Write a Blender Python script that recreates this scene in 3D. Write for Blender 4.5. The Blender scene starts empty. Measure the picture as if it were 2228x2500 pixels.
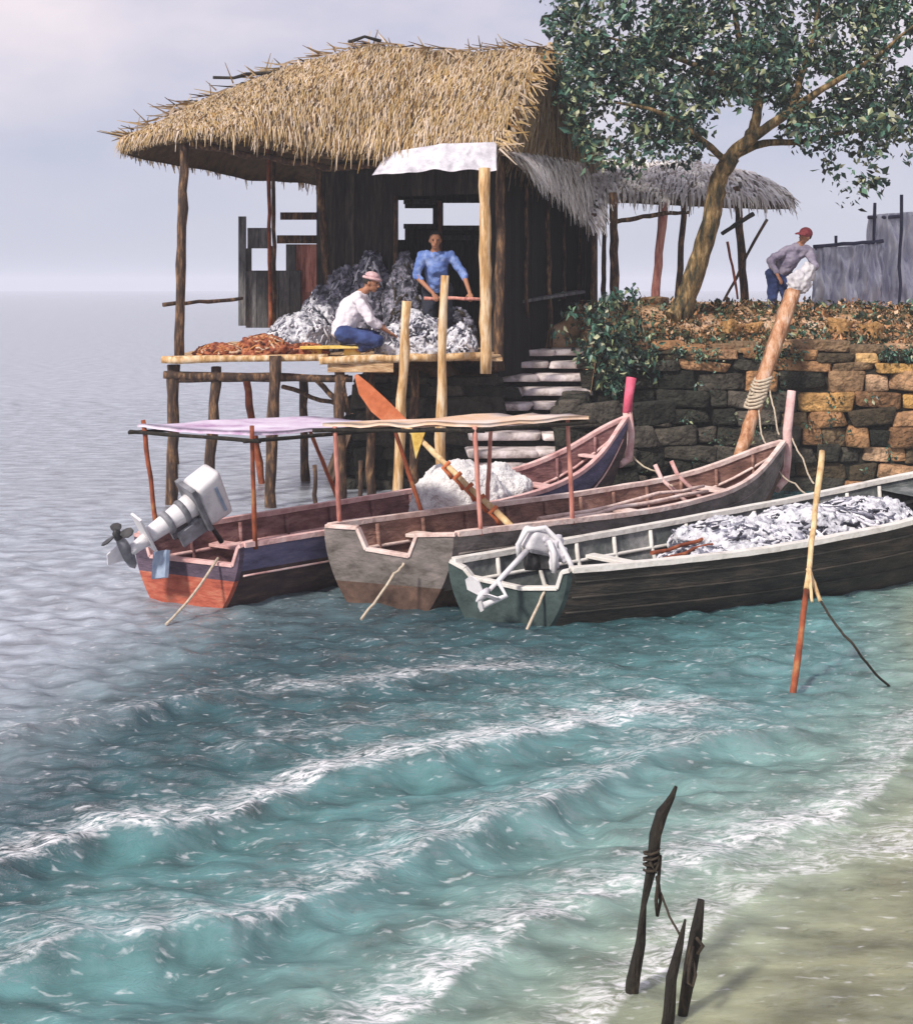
import bpy, bmesh, math, random
import numpy as np
from mathutils import Vector, Matrix, noise, Quaternion
R = random.Random(7)
V = Vector
scene = bpy.context.scene
COL = scene.collection
F, CX, HY, H = 3000.0, 1114.0, 700.0, 3.1

def P(px, py, d):                       # picture position at distance d -> world
    return V(((px-CX)/F*d, d, H+(HY-py)/F*d))
def G(px, py, z=0.0):                   # picture position on the level z -> world
    return P(px, py, F*(H-z)/(py-HY))

# ------------------------------------------------------------------ materials
def mat(name, cols, scale=4.0, rough=0.8, bump=0.3, island=0.0, stretch=(1,1,1), detail=8, spec=0.3, metal=0.0,
        bscale=None, ramp_isl=False, dist=0.0, interp='LINEAR', bdist=.03, vr=(.7,1.25)):
    m = bpy.data.materials.new(name); m.use_nodes = True
    nt = m.node_tree; N = nt.nodes; L = nt.links
    b = N['Principled BSDF']
    b.inputs['Roughness'].default_value = rough
    b.inputs['Metallic'].default_value = metal
    b.inputs['Specular IOR Level'].default_value = spec
    tc = N.new('ShaderNodeTexCoord'); mp = N.new('ShaderNodeMapping')
    mp.inputs['Scale'].default_value = stretch
    L.new(tc.outputs['Object'], mp.inputs['Vector'])
    nz = N.new('ShaderNodeTexNoise'); nz.inputs['Scale'].default_value = scale
    nz.inputs['Detail'].default_value = detail; nz.inputs['Roughness'].default_value = 0.65
    nz.inputs['Distortion'].default_value = dist
    L.new(mp.outputs[0], nz.inputs['Vector'])
    rp = N.new('ShaderNodeValToRGB'); rp.color_ramp.interpolation = interp
    e = rp.color_ramp.elements
    while len(e) < len(cols): e.new(0.5)
    for k, (p, c) in enumerate(cols):
        e[k].position = p; e[k].color = (*c, 1)
    geo = None
    if island or ramp_isl: geo = N.new('ShaderNodeNewGeometry')
    if ramp_isl:
        L.new(geo.outputs['Random Per Island'], rp.inputs[0])
    else:
        mr = N.new('ShaderNodeMapRange'); mr.inputs[1].default_value = 0.3; mr.inputs[2].default_value = 0.7
        L.new(nz.outputs['Fac'], mr.inputs[0]); L.new(mr.outputs[0], rp.inputs[0])
    out = rp.outputs[0]
    if ramp_isl:
        hs = N.new('ShaderNodeHueSaturation')
        mr = N.new('ShaderNodeMapRange'); mr.inputs[1].default_value = 0.3; mr.inputs[2].default_value = 0.7
        mr.inputs[3].default_value = vr[0]; mr.inputs[4].default_value = vr[1]
        L.new(nz.outputs['Fac'], mr.inputs[0]); L.new(mr.outputs[0], hs.inputs['Value']); L.new(out, hs.inputs['Color']); out = hs.outputs[0]
    elif island:
        hs = N.new('ShaderNodeHueSaturation')
        mr = N.new('ShaderNodeMapRange'); mr.inputs[3].default_value = 1-island; mr.inputs[4].default_value = 1+island
        L.new(geo.outputs['Random Per Island'], mr.inputs[0]); L.new(mr.outputs[0], hs.inputs['Value'])
        L.new(out, hs.inputs['Color']); out = hs.outputs[0]
    L.new(out, b.inputs['Base Color'])
    if bump:
        n2 = N.new('ShaderNodeTexNoise'); n2.inputs['Scale'].default_value = bscale or scale*4
        n2.inputs['Detail'].default_value = 6
        L.new(mp.outputs[0], n2.inputs['Vector'])
        bp = N.new('ShaderNodeBump'); bp.inputs['Strength'].default_value = bump; bp.inputs['Distance'].default_value = bdist
        L.new(n2.outputs['Fac'], bp.inputs['Height']); L.new(bp.outputs[0], b.inputs['Normal'])
    return m

M = {}
M['straw'] = mat('straw', [(0,(.02,.012,.008)),(.1,(.09,.045,.015)),(.17,(.27,.15,.05)),(.35,(.35,.24,.1)),(.6,(.43,.31,.18)),(.85,(.47,.36,.26)),(1,(.54,.45,.37))], scale=1.3, ramp_isl=True, bump=.2, rough=.9)
M['straw_grey'] = mat('straw_grey', [(0,(.04,.035,.03)),(.1,(.3,.25,.22)),(.35,(.66,.61,.59)),(.8,(.8,.76,.75)),(1,(.86,.84,.84))], scale=1.3, ramp_isl=True, bump=.2, rough=.9)
M['thatch_under'] = mat('thatch_under', [(0,(.03,.02,.012)),(1,(.12,.075,.035))], scale=6)
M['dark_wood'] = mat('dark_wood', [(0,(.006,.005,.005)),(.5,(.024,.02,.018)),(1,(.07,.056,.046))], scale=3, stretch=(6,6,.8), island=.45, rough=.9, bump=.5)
M['grey_wood'] = mat('grey_wood', [(0,(.03,.032,.034)),(.5,(.1,.1,.105)),(1,(.2,.19,.19))], scale=3, stretch=(5,5,1), island=.4, rough=.9, bump=.5)
M['pink_wood'] = mat('pink_wood', [(0,(.16,.05,.04)),(.5,(.5,.2,.16)),(1,(.6,.36,.29))], scale=3, stretch=(5,5,.8), island=.3, bump=.4)
M['pale_wood'] = mat('pale_wood', [(0,(.18,.1,.05)),(.4,(.5,.3,.13)),(.7,(.68,.52,.34)),(1,(.75,.64,.5))], scale=3, stretch=(4,4,.7), island=.15, bump=.5)
M['brown_pole'] = mat('brown_pole', [(0,(.018,.012,.01)),(.5,(.06,.035,.024)),(.8,(.2,.11,.055)),(1,(.34,.22,.12))], scale=4, stretch=(4,4,1), island=.25, bump=.6)
M['deck_wood'] = mat('deck_wood', [(0,(.1,.06,.035)),(.4,(.4,.24,.12)),(.75,(.62,.44,.26)),(1,(.72,.6,.45))], scale=4, stretch=(1,5,5), island=.3, bump=.5)
M['yellow_wood'] = mat('yellow_wood', [(0,(.4,.2,.03)),(.5,(.72,.5,.12)),(1,(.8,.66,.3))], scale=5, bump=.3)
M['white_cloth'] = mat('white_cloth', [(0,(.34,.32,.36)),(.5,(.56,.54,.58)),(1,(.7,.69,.71))], scale=5, bump=.6, bscale=9, rough=.9)
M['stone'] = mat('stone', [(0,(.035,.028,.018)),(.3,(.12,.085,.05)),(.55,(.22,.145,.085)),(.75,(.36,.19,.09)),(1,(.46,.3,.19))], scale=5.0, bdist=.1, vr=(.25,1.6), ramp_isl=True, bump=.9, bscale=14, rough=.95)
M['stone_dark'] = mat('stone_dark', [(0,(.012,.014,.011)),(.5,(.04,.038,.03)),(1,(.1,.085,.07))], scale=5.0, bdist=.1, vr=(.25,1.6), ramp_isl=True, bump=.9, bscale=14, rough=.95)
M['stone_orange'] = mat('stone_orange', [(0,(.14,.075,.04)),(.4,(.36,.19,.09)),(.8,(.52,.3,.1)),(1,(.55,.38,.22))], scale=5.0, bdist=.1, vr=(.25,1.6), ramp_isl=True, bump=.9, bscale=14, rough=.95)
M['mortar'] = mat('mortar', [(0,(.008,.009,.007)),(1,(.03,.028,.02))], scale=6, bump=.6)
M['step_stone'] = mat('step_stone', [(0,(.2,.16,.15)),(.4,(.55,.48,.47)),(.8,(.74,.66,.68)),(1,(.78,.6,.52))], scale=4, island=.25, bump=.9, bscale=12)
M['earth'] = mat('earth', [(0,(.02,.022,.012)),(.3,(.1,.08,.04)),(.5,(.32,.19,.1)),(.75,(.52,.34,.22)),(1,(.62,.5,.4))], scale=1.6, bump=.9, bscale=8, rough=1)
M['leaf'] = mat('leaf', [(0,(.004,.009,.007)),(.3,(.012,.034,.026)),(.55,(.035,.1,.075)),(.75,(.09,.2,.14)),(.9,(.24,.28,.13)),(1,(.46,.46,.32))], ramp_isl=True, scale=3, bump=0, rough=.45, spec=.5)
M['litter'] = mat('litter', [(0,(.01,.015,.008)),(.3,(.05,.06,.025)),(.55,(.2,.1,.045)),(.8,(.45,.22,.1)),(1,(.6,.42,.28))], ramp_isl=True, scale=3, bump=0, rough=.8)
M['bark'] = mat('bark', [(0,(.012,.015,.01)),(.35,(.07,.06,.035)),(.62,(.22,.14,.06)),(1,(.52,.38,.2))], scale=3.5, stretch=(3,3,.8), bump=.9, bscale=16, rough=.95)
M['net_white'] = mat('net_white', [(0,(.012,.013,.018)),(.2,(.1,.1,.13)),(.34,(.4,.4,.45)),(.6,(.62,.62,.66)),(1,(.74,.73,.76))], scale=9, bump=.9, bscale=24, rough=.9, dist=.6)
M['net_grey'] = mat('net_grey', [(0,(.008,.009,.012)),(.4,(.06,.06,.08)),(.65,(.24,.23,.29)),(1,(.5,.48,.54))], scale=9, bump=.9, bscale=24, rough=.9, dist=.6)
M['net_strand'] = mat('net_strand', [(0,(.01,.012,.018)),(.3,(.15,.15,.2)),(.5,(.5,.5,.56)),(1,(.82,.8,.84))], ramp_isl=True, scale=6, bump=0, rough=.9)
M['net_red'] = mat('net_red', [(0,(.05,.012,.01)),(.35,(.22,.06,.035)),(.65,(.42,.14,.06)),(1,(.55,.36,.22))], scale=8, bump=.9, bscale=22, rough=.9, dist=.6)
M['strand_red'] = mat('strand_red', [(0,(.04,.012,.01)),(.4,(.3,.08,.03)),(.75,(.5,.22,.08)),(1,(.6,.48,.36))], ramp_isl=True, scale=6, bump=0, rough=.9)
M['skin'] = mat('skin', [(0,(.3,.13,.07)),(1,(.42,.2,.12))], scale=8, bump=.1, rough=.55)
M['hair'] = mat('hair', [(0,(.006,.005,.005)),(1,(.02,.016,.014))], scale=30, bump=.5, rough=.5)
M['shirt_white'] = mat('shirt_white', [(0,(.6,.54,.6)),(1,(.8,.76,.8))], scale=5, bump=.5, bscale=9, rough=.9)
M['shirt_blue'] = mat('shirt_blue', [(0,(.07,.1,.28)),(.5,(.12,.2,.48)),(1,(.3,.38,.62))], scale=7, bump=.5, bscale=10, rough=.9)
M['jacket'] = mat('jacket', [(0,(.1,.09,.14)),(.5,(.24,.21,.29)),(1,(.36,.33,.38))], scale=6, bump=.5, bscale=9, rough=.9)
M['trouser_blue'] = mat('trouser_blue', [(0,(.012,.018,.07)),(1,(.05,.08,.22))], scale=6, bump=.5, bscale=10, rough=.9)
M['trouser_dark'] = mat('trouser_dark', [(0,(.01,.012,.02)),(1,(.035,.04,.06))], scale=6, bump=.4, rough=.9)
M['red_cloth'] = mat('red_cloth', [(0,(.16,.02,.03)),(1,(.36,.08,.09))], scale=9, bump=.4, rough=.85)
M['pink_cloth'] = mat('pink_cloth', [(0,(.4,.2,.22)),(1,(.7,.5,.5))], scale=12, bump=.4, rough=.85)
M['eye'] = mat('eye', [(0,(.01,.008,.007)),(1,(.02,.015,.012))], bump=0, rough=.2)
M['orange_paint'] = mat('orange_paint', [(0,(.4,.1,.035)),(.6,(.58,.17,.07)),(1,(.65,.26,.13))], scale=5, bump=.3)
M['motor_white'] = mat('motor_white', [(0,(.4,.39,.42)),(.4,(.62,.6,.62)),(1,(.72,.71,.72))], scale=4, bump=.12, rough=.45, spec=.5)
M['motor_grey'] = mat('motor_grey', [(0,(.06,.06,.07)),(1,(.3,.3,.33))], scale=5, bump=.2, rough=.5)
M['metal_dark'] = mat('metal_dark', [(0,(.02,.02,.022)),(1,(.09,.085,.085))], scale=9, bump=.2, rough=.45, metal=.4)
M['blue_paint'] = mat('blue_paint', [(0,(.14,.2,.3)),(1,(.34,.4,.5))], scale=5, bump=.2)
M['rope'] = mat('rope', [(0,(.35,.28,.2)),(1,(.68,.58,.46))], scale=30, bump=.4)
M['rope_dark'] = mat('rope_dark', [(0,(.015,.012,.01)),(1,(.06,.045,.03))], scale=30, bump=.4)
M['a_low'] = mat('hull_brown', [(0,(.022,.014,.016)),(.6,(.06,.036,.036)),(1,(.12,.075,.06))], scale=3, stretch=(1,1,4), bump=.4)
M['a_high'] = mat('hull_violet', [(0,(.05,.045,.085)),(.6,(.11,.1,.18)),(1,(.18,.15,.22))], scale=3, stretch=(1,1,4), bump=.4)
M['a_red'] = mat('red_paint', [(0,(.16,.035,.025)),(.5,(.38,.09,.055)),(1,(.46,.18,.11))], scale=4, stretch=(1,1,3), bump=.4)
M['a_purple'] = mat('purple_paint', [(0,(.035,.025,.04)),(1,(.13,.09,.13))], scale=4, stretch=(1,1,3), bump=.4)
M['a_in'] = mat('boat_inside', [(0,(.08,.032,.034)),(.5,(.22,.105,.105)),(1,(.38,.23,.22))], scale=3, stretch=(1,1,3), bump=.5)
M['a_rail'] = mat('pink_rail', [(0,(.4,.19,.18)),(.5,(.64,.4,.38)),(1,(.74,.56,.53))], scale=5, bump=.4)
M['hot_pink'] = mat('pink_paint', [(0,(.5,.06,.12)),(1,(.72,.16,.24))], scale=5, bump=.2)
M['b_hull'] = mat('grey_hull', [(0,(.05,.04,.035)),(.45,(.15,.13,.12)),(1,(.25,.21,.2))], scale=3, stretch=(1,1,2), bump=.5)
M['b_low'] = mat('grey_hull_wet', [(0,(.03,.016,.012)),(.6,(.1,.06,.045)),(1,(.18,.1,.07))], scale=4, bump=.5)
M['b_rail'] = mat('pale_rail', [(0,(.4,.26,.23)),(.5,(.68,.52,.47)),(1,(.78,.68,.64))], scale=5, bump=.4)
M['b_in'] = mat('boat_inside_brown', [(0,(.06,.03,.026)),(.5,(.22,.115,.09)),(1,(.42,.25,.2))], scale=3, stretch=(1,1,3), bump=.5)
M['c_hull'] = mat('tarred_hull', [(0,(.008,.009,.008)),(.5,(.03,.028,.024)),(1,(.08,.062,.048))], scale=2.5, stretch=(1,1,5), bump=.5, rough=.7)
M['c_stern'] = mat('green_stern', [(0,(.012,.024,.024)),(1,(.06,.09,.085))], scale=4, bump=.4, rough=.7)
M['c_rail'] = mat('white_rail', [(0,(.4,.36,.33)),(.4,(.62,.59,.55)),(1,(.74,.72,.69))], scale=6, bump=.3)
M['c_in'] = mat('boat_inside_green', [(0,(.02,.03,.03)),(.5,(.1,.11,.11)),(1,(.3,.29,.29))], scale=3, bump=.5)
M['canopy_violet'] = mat('canopy_violet', [(0,(.36,.2,.36)),(.4,(.58,.47,.6)),(1,(.72,.68,.76))], scale=2.2, bump=.3)
M['canopy_tan'] = mat('canopy_tan', [(0,(.6,.34,.16)),(.5,(.68,.52,.42)),(1,(.74,.66,.64))], scale=1.6, bump=.3)
M['bamboo'] = mat('bamboo', [(0,(.3,.16,.07)),(.5,(.6,.42,.22)),(1,(.7,.58,.38))], scale=4, stretch=(3,3,.6), bump=.4)
M['bamboo_red'] = mat('bamboo_red', [(0,(.06,.02,.012)),(.6,(.28,.07,.03)),(1,(.4,.2,.08))], scale=4, bump=.4)
M['black_wood'] = mat('black_wood', [(0,(.006,.006,.005)),(.7,(.025,.02,.015)),(1,(.09,.065,.035))], scale=6, stretch=(3,3,1), bump=.8)
M['far_net'] = mat('far_net', [(0,(.3,.31,.44)),(.4,(.58,.59,.7)),(1,(.82,.82,.88))], scale=2.6, stretch=(3,3,.5), bump=.6, rough=.95)
M['far_wood'] = mat('far_wood', [(0,(.02,.025,.06)),(1,(.07,.07,.13))], scale=6, bump=.4)
M['timber']=mat('timber',[(0,(.16,.06,.035)),(.4,(.42,.2,.1)),(.7,(.56,.34,.22)),(1,(.66,.48,.4))],scale=3,stretch=(4,4,.6),bump=.6)
M['side_shade_wood']=mat('side_shade_wood',[(0,(.002,.002,.002)),(.7,(.009,.008,.007)),(1,(.035,.028,.024))],scale=3,stretch=(6,6,.8),island=.6,rough=.95,bump=.5)  # darker copy of dark_wood, shade of the hut's right side painted in
M['sack']=mat('sack',[(0,(.5,.47,.48)),(.4,(.72,.7,.7)),(1,(.8,.79,.79))],scale=7,bump=1,bscale=45,rough=.95)
M['moss_stone'] = M['stone']

# ------------------------------------------------------------------ mesh helper
OFF = {}
class MB:
    def __init__(s): s.v=[]; s.f=[]; s.m=[]; s.sm=[]
    def add(s, vs, fs, mi=0, smooth=False):
        o = len(s.v); s.v.extend([tuple(v) for v in vs])
        for f in fs:
            s.f.append(tuple(i+o for i in f)); s.m.append(mi); s.sm.append(smooth)
    def mesh(s, name, off=V((0,0,0))):
        me = bpy.data.meshes.new(name)
        me.from_pydata([(x-off[0], y-off[1], z-off[2]) for x,y,z in s.v], [], s.f)
        me.polygons.foreach_set('material_index', s.m)
        me.polygons.foreach_set('use_smooth', s.sm)
        me.update(); return me
    def build(s, name, mats, parent=None, loc=None):
        off = OFF[parent] if parent is not None else (V(loc) if loc is not None else V((0,0,0)))
        me = s.mesh(name, off)
        for m in (mats if isinstance(mats,(list,tuple)) else [mats]): me.materials.append(M[m] if isinstance(m,str) else m)
        o = bpy.data.objects.new(name, me); COL.objects.link(o)
        if parent is not None: o.parent = parent; OFF[o] = off
        else: o.location = off; OFF[o] = off
        return o
    # shapes
    def tube(s, pts, rad, n=8, mi=0, wob=0.0, cap=True):
        pts = [V(p) for p in pts]
        if not isinstance(rad,(list,tuple)): rad = [rad]*len(pts)
        t0 = (pts[1]-pts[0]).normalized()
        a = t0.orthogonal().normalized(); rings=[]; vs=[]
        for i,p in enumerate(pts):
            t = (pts[min(i+1,len(pts)-1)]-pts[max(i-1,0)]).normalized()
            a = (a - t*a.dot(t)).normalized(); b = t.cross(a)
            for k in range(n):
                w = 2*math.pi*k/n; r = rad[i]*(1+R.uniform(-wob,wob))
                vs.append(p + a*(r*math.cos(w)) + b*(r*math.sin(w)))
        fs = [(i*n+k, i*n+(k+1)%n, (i+1)*n+(k+1)%n, (i+1)*n+k) for i in range(len(pts)-1) for k in range(n)]
        s.add(vs, fs, mi, True)
        if cap:
            o = len(s.v)-len(vs)
            s.f += [tuple(o+k for k in reversed(range(n))), tuple(o+(len(pts)-1)*n+k for k in range(n))]
            s.m += [mi,mi]; s.sm += [False,False]
    def pole(s, a, b, r0, r1=None, seg=7, bend=.012, n=9, mi=0, wob=.1):
        a=V(a); b=V(b); r1 = r0 if r1 is None else r1; L=(b-a).length
        pts=[]; rr=[]
        for i in range(seg+1):
            t=i/seg; j=V((R.uniform(-1,1),R.uniform(-1,1),R.uniform(-1,1)))*(bend*L if 0<i<seg else 0)
            pts.append(a.lerp(b,t)+j); rr.append((r0+(r1-r0)*t)*(1+R.uniform(-wob,wob)))
        s.tube(pts, rr, n, mi, .05)
    def beam(s, a, b, w, h, up=V((0,0,1)), mi=0):
        a=V(a); b=V(b); t=(b-a).normalized(); u=(up-t*up.dot(t))
        u = u.normalized() if u.length>1e-4 else t.orthogonal().normalized(); r=t.cross(u)
        c=min(w,h)*.12
        prof=[(-w/2+c,-h/2),(w/2-c,-h/2),(w/2,-h/2+c),(w/2,h/2-c),(w/2-c,h/2),(-w/2+c,h/2),(-w/2,h/2-c),(-w/2,-h/2+c)]
        vs=[p+r*x+u*y for p in (a,b) for x,y in prof]
        fs=[(k,(k+1)%8,8+(k+1)%8,8+k) for k in range(8)]+[tuple(reversed(range(8))),tuple(range(8,16))]
        s.add(vs,fs,mi)
    def box(s, c, sz, rot=None, mi=0):
        c=V(c); x,y,z=sz[0]/2,sz[1]/2,sz[2]/2
        s.beam(c+((rot or Matrix.Identity(3))@V((-x,0,0))), c+((rot or Matrix.Identity(3))@V((x,0,0))), 2*y, 2*z, up=(rot or Matrix.Identity(3))@V((0,0,1)), mi=mi)
    def sphere(s, c, r, mi=0, nu=16, nv=10, fn=None, rot=None):
        c=V(c); r = V(r) if isinstance(r,(tuple,list,Vector)) else V((r,r,r)); vs=[]
        for j in range(1,nv):
            th=math.pi*j/nv
            for i in range(nu):
                ph=2*math.pi*i/nu; q=V((math.sin(th)*math.cos(ph),math.sin(th)*math.sin(ph),math.cos(th)))
                k = fn(q) if fn else 1.0
                w=V((q.x*r.x,q.y*r.y,q.z*r.z))*k
                vs.append(c+(rot@w if rot else w))
        for q in (V((0,0,1)),V((0,0,-1))):
            k = fn(q) if fn else 1.0; w=V((0,0,q.z*r.z))*k; vs.append(c+(rot@w if rot else w))
        T=len(vs)-2; B=len(vs)-1
        fs=[(j*nu+i,(j+1)*nu+i,(j+1)*nu+(i+1)%nu,j*nu+(i+1)%nu) for j in range(nv-2) for i in range(nu)]
        fs+=[(T,i,(i+1)%nu) for i in range(nu)]+[(B,(nv-2)*nu+(i+1)%nu,(nv-2)*nu+i) for i in range(nu)]
        s.add(vs,fs,mi,True)
    def caps(s, a, b, ra, rb, mi=0, n=14):
        a=V(a); b=V(b); t=(b-a); L=t.length; t.normalize(); pts=[]; rr=[]
        for k in range(5):
            w=math.pi/2*(1-k/4*.98); pts.append(a-t*ra*math.sin(w)); rr.append(max(ra*math.cos(w),.002))
        for k in range(1,6): pts.append(a.lerp(b,k/6)); rr.append(ra+(rb-ra)*k/6)
        for k in range(5):
            w=math.pi/2*(k/4*.98); pts.append(b+t*rb*math.sin(w)); rr.append(max(rb*math.cos(w),.002))
        s.tube(pts, rr, n, mi)
    def lathe(s, a, b, prof, n=20, mi=0):
        a=V(a); b=V(b); s.tube([a.lerp(b,t) for t,r in prof],[max(r,.001) for t,r in prof],n,mi)

def tag(o, label=None, cat=None, group=None, kind=None):
    if label: o['label']=label
    if cat: o['category']=cat
    if group: o['group']=group
    if kind: o['kind']=kind
    return o
def thing(name, label, cat, loc, group=None):
    o=bpy.data.objects.new(name,None); COL.objects.link(o); o.location=loc; o.empty_display_size=.2
    OFF[o]=V(loc); return tag(o,label,cat,group)
def vox(mb, name, mats, parent, size=.009, smooth=4, loc=None, noise_amp=0, noise_scale=6):
    off = OFF[parent] if parent is not None else V(loc)
    me=mb.mesh('tmp',off); t=bpy.data.objects.new('tmp',me); COL.objects.link(t)
    md=t.modifiers.new('r','REMESH'); md.mode='VOXEL'; md.voxel_size=size
    sm=t.modifiers.new('s','SMOOTH'); sm.iterations=smooth; sm.factor=.5
    dg=bpy.context.evaluated_depsgraph_get()
    nm=bpy.data.meshes.new_from_object(t.evaluated_get(dg)); nm.name=name
    bpy.data.objects.remove(t); bpy.data.meshes.remove(me)
    if noise_amp:
        nm.update(); nn=[v.normal.copy() for v in nm.vertices]
        for v,n in zip(nm.vertices,nn): v.co += n*(noise_amp*noise.fractal(v.co*noise_scale,1,2,3))
    for p in nm.polygons: p.use_smooth=True
    nm.materials.clear()
    for m in (mats if isinstance(mats,(list,tuple)) else [mats]): nm.materials.append(M[m])
    o=bpy.data.objects.new(name,nm); COL.objects.link(o)
    if parent is not None: o.parent=parent
    else: o.location=off
    OFF[o]=off; return o
def one(name, mb, mats, label, cat, loc, group=None):
    return tag(mb.build(name, mats, None, loc), label, cat, group)

# ------------------------------------------------------------------ world, sun, camera
w=bpy.data.worlds.new('World'); scene.world=w; w.use_nodes=True
nt=w.node_tree; N=nt.nodes; L=nt.links; N.clear()
out=N.new('ShaderNodeOutputWorld'); bg=N.new('ShaderNodeBackground'); bg.inputs['Strength'].default_value=.1
sky=N.new('ShaderNodeTexSky'); sky.sky_type='NISHITA'; sky.sun_disc=False
SUN=V((-.5,-.58,.66)).normalized()
sky.sun_elevation=math.asin(SUN.z); sky.sun_rotation=math.atan2(SUN.x,SUN.y)
tc=N.new('ShaderNodeTexCoord'); nz=N.new('ShaderNodeTexNoise'); nz.inputs['Scale'].default_value=3.4; nz.inputs['Detail'].default_value=7
mp=N.new('ShaderNodeMapping'); mp.inputs['Scale'].default_value=(1,1,2.2); mp.inputs['Location'].default_value=(3.1,1.7,.4)
L.new(tc.outputs['Generated'],mp.inputs[0]); L.new(mp.outputs[0],nz.inputs['Vector'])
rp=N.new('ShaderNodeValToRGB'); e=rp.color_ramp.elements
e[0].position=.33; e[0].color=(2.9,3.15,4.35,1); e[1].position=.66; e[1].color=(6.4,5.7,6.0,1)
L.new(nz.outputs['Fac'],rp.inputs[0])
mx=N.new('ShaderNodeMix'); mx.data_type='RGBA'; mx.inputs[0].default_value=.94
sx=N.new('ShaderNodeSeparateXYZ'); L.new(tc.outputs['Generated'],sx.inputs[0])
hr=N.new('ShaderNodeMapRange'); hr.interpolation_type='SMOOTHSTEP'; hr.inputs[1].default_value=-.02; hr.inputs[2].default_value=.26; L.new(sx.outputs[2],hr.inputs[0])
fg=N.new('ShaderNodeMix'); fg.data_type='RGBA'; L.new(hr.outputs[0],fg.inputs[0]); fg.inputs[6].default_value=(3.6,3.8,4.7,1); L.new(rp.outputs[0],fg.inputs[7])
L.new(sky.outputs[0],mx.inputs[6]); L.new(fg.outputs[2],mx.inputs[7])
L.new(mx.outputs[2],bg.inputs[0]); L.new(bg.outputs[0],out.inputs[0])
sl=bpy.data.lights.new('sun','SUN'); sl.energy=3.0; sl.angle=math.radians(6); sl.color=(1,.93,.84)
so=bpy.data.objects.new('sun',sl); COL.objects.link(so); so.rotation_euler=(-SUN).to_track_quat('-Z','Y').to_euler()
cam=bpy.data.cameras.new('camera'); co=bpy.data.objects.new('camera',cam); COL.objects.link(co); scene.camera=co
co.location=(0,0,H); co.rotation_euler=(math.radians(90),0,0)
cam.sensor_fit='HORIZONTAL'; cam.sensor_width=36; cam.lens=36*F/2228; cam.shift_y=-(1250-HY)/2228; cam.clip_end=3000; cam.clip_start=.05
scene.view_settings.view_transform='Standard'; scene.view_settings.look='None'; scene.cycles.volume_bounces=3; scene.cycles.sample_clamp_direct=5; scene.cycles.sample_clamp_indirect=3; scene.view_settings.exposure=.6; scene.view_settings.gamma=1

# ------------------------------------------------------------------ water and sea bed
def bed(x,y):                          # height of the sea bed (numpy)
    yl=np.interp(x,[-30,-6,-1.5,.2,1.2,2.2,3.2,4.2,5.0,5.8,12],[-6,-1.2,2.2,4.1,5.15,6.05,7.3,9.9,12.0,15,17])
    q=(y-yl)*.75
    z=np.where(q<0, -.022-.003*q*0, -.022-.078*q-.2*np.maximum(q-8.2,0)-.2*np.maximum(-1.9-x,0)*np.clip(q/4,0,1))
    bar=.03*np.exp(-(((x-4.3)/1.1)**2+((y-11.4)/1.4)**2))
    return np.maximum(z+bar,-1.4)
def pxline(pts):
    g=[G(*p) for p in pts]; return np.array([p.x for p in g]),np.array([p.y for p in g])
CREST=[([(-300,2470),(55,2378),(184,2334),(330,2316),(526,2306),(560,2275),(735,2216),(894,2140),(1077,2081),(1224,2020),(1396,1959),(1530,1891),(1653,1836),(1900,1790)],.085,.95),
 ([(-300,2230),(55,2124),(159,2081),(318,2032),(453,2052),(551,2008),(686,1934),(857,1891),(980,1873),(1150,1836),(1400,1790),(1700,1740)],.075,.7),
 ([(-300,1850),(55,1800),(184,1763),(306,1757),(404,1720),(551,1695),(740,1690),(1000,1660),(1400,1640)],.05,.45),
 ([(700,2640),(980,2478),(1102,2400),(1224,2320),(1347,2235),(1469,2195),(1653,2122),(1836,2072),(2008,2024),(2106,1950),(2200,1850),(2400,1700)],.04,1.0),
 ([(1350,2600),(1560,2430),(1690,2245),(1885,2146),(2203,2072),(2500,1990)],.02,.75),
 ([(500,1840),(760,1815),(1000,1765),(1300,1720),(1700,1660),(2000,1560)],.03,.25),
 ([(-300,1620),(200,1580),(600,1590),(1100,1600),(1600,1560)],.02,.0)]
rows=[3.0]
while rows[-1]<34: rows.append(rows[-1]*1.0046)
while rows[-1]<900: rows.append(rows[-1]*1.04)
rows=np.array(rows); cols=np.linspace(-1,1,720); cols=np.sign(cols)*(np.abs(cols)*.46+np.abs(cols)**6*.5)
X=rows[:,None]*cols[None,:]; Y=np.repeat(rows[:,None],len(cols),1)
rg=np.random.default_rng(3)
Hh=np.zeros_like(X); foam_sheen=np.zeros_like(X)
warpx=.06*np.sin(3.1*X+1.3*Y)+.05*np.sin(5.3*Y-2.2*X+1)+.03*np.sin(11*X+7*Y)
for pts,A,fo in CREST:
    cx,cy=pxline(pts); yc=sum(np.interp(X+o,cx,cy) for o in (-.24,-.16,-.08,0,.08,.16,.24))/7+warpx*.8
    inside=(1/(1+np.exp(-(X-cx[0])*8)))*(1/(1+np.exp((X-cx[-1])*4)))
    q=(Y-yc)*.8
    amp=1.45*A*inside*(.75+.35*np.sin(2.3*X+Y*1.7+A*90))
    Hh+=amp*np.where(q<0,np.exp(-(q/.11)**2),np.exp(-q/.3))
    Hh-=amp*.4*np.exp(-((q+.28)/.16)**2)
    foam_sheen+=fo*inside*np.where(q<0,np.exp(-(q/.05)**2),np.exp(-(q/.42)**2))*(.75+.35*np.sin(1.9*X-2.7*Y+A*60))  # pale bands behind the crests: foam plus painted-in sky reflection
calm=1-.72*np.clip((Y-11.5-.35*np.clip(X+3,0,4))/6,0,1)
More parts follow.
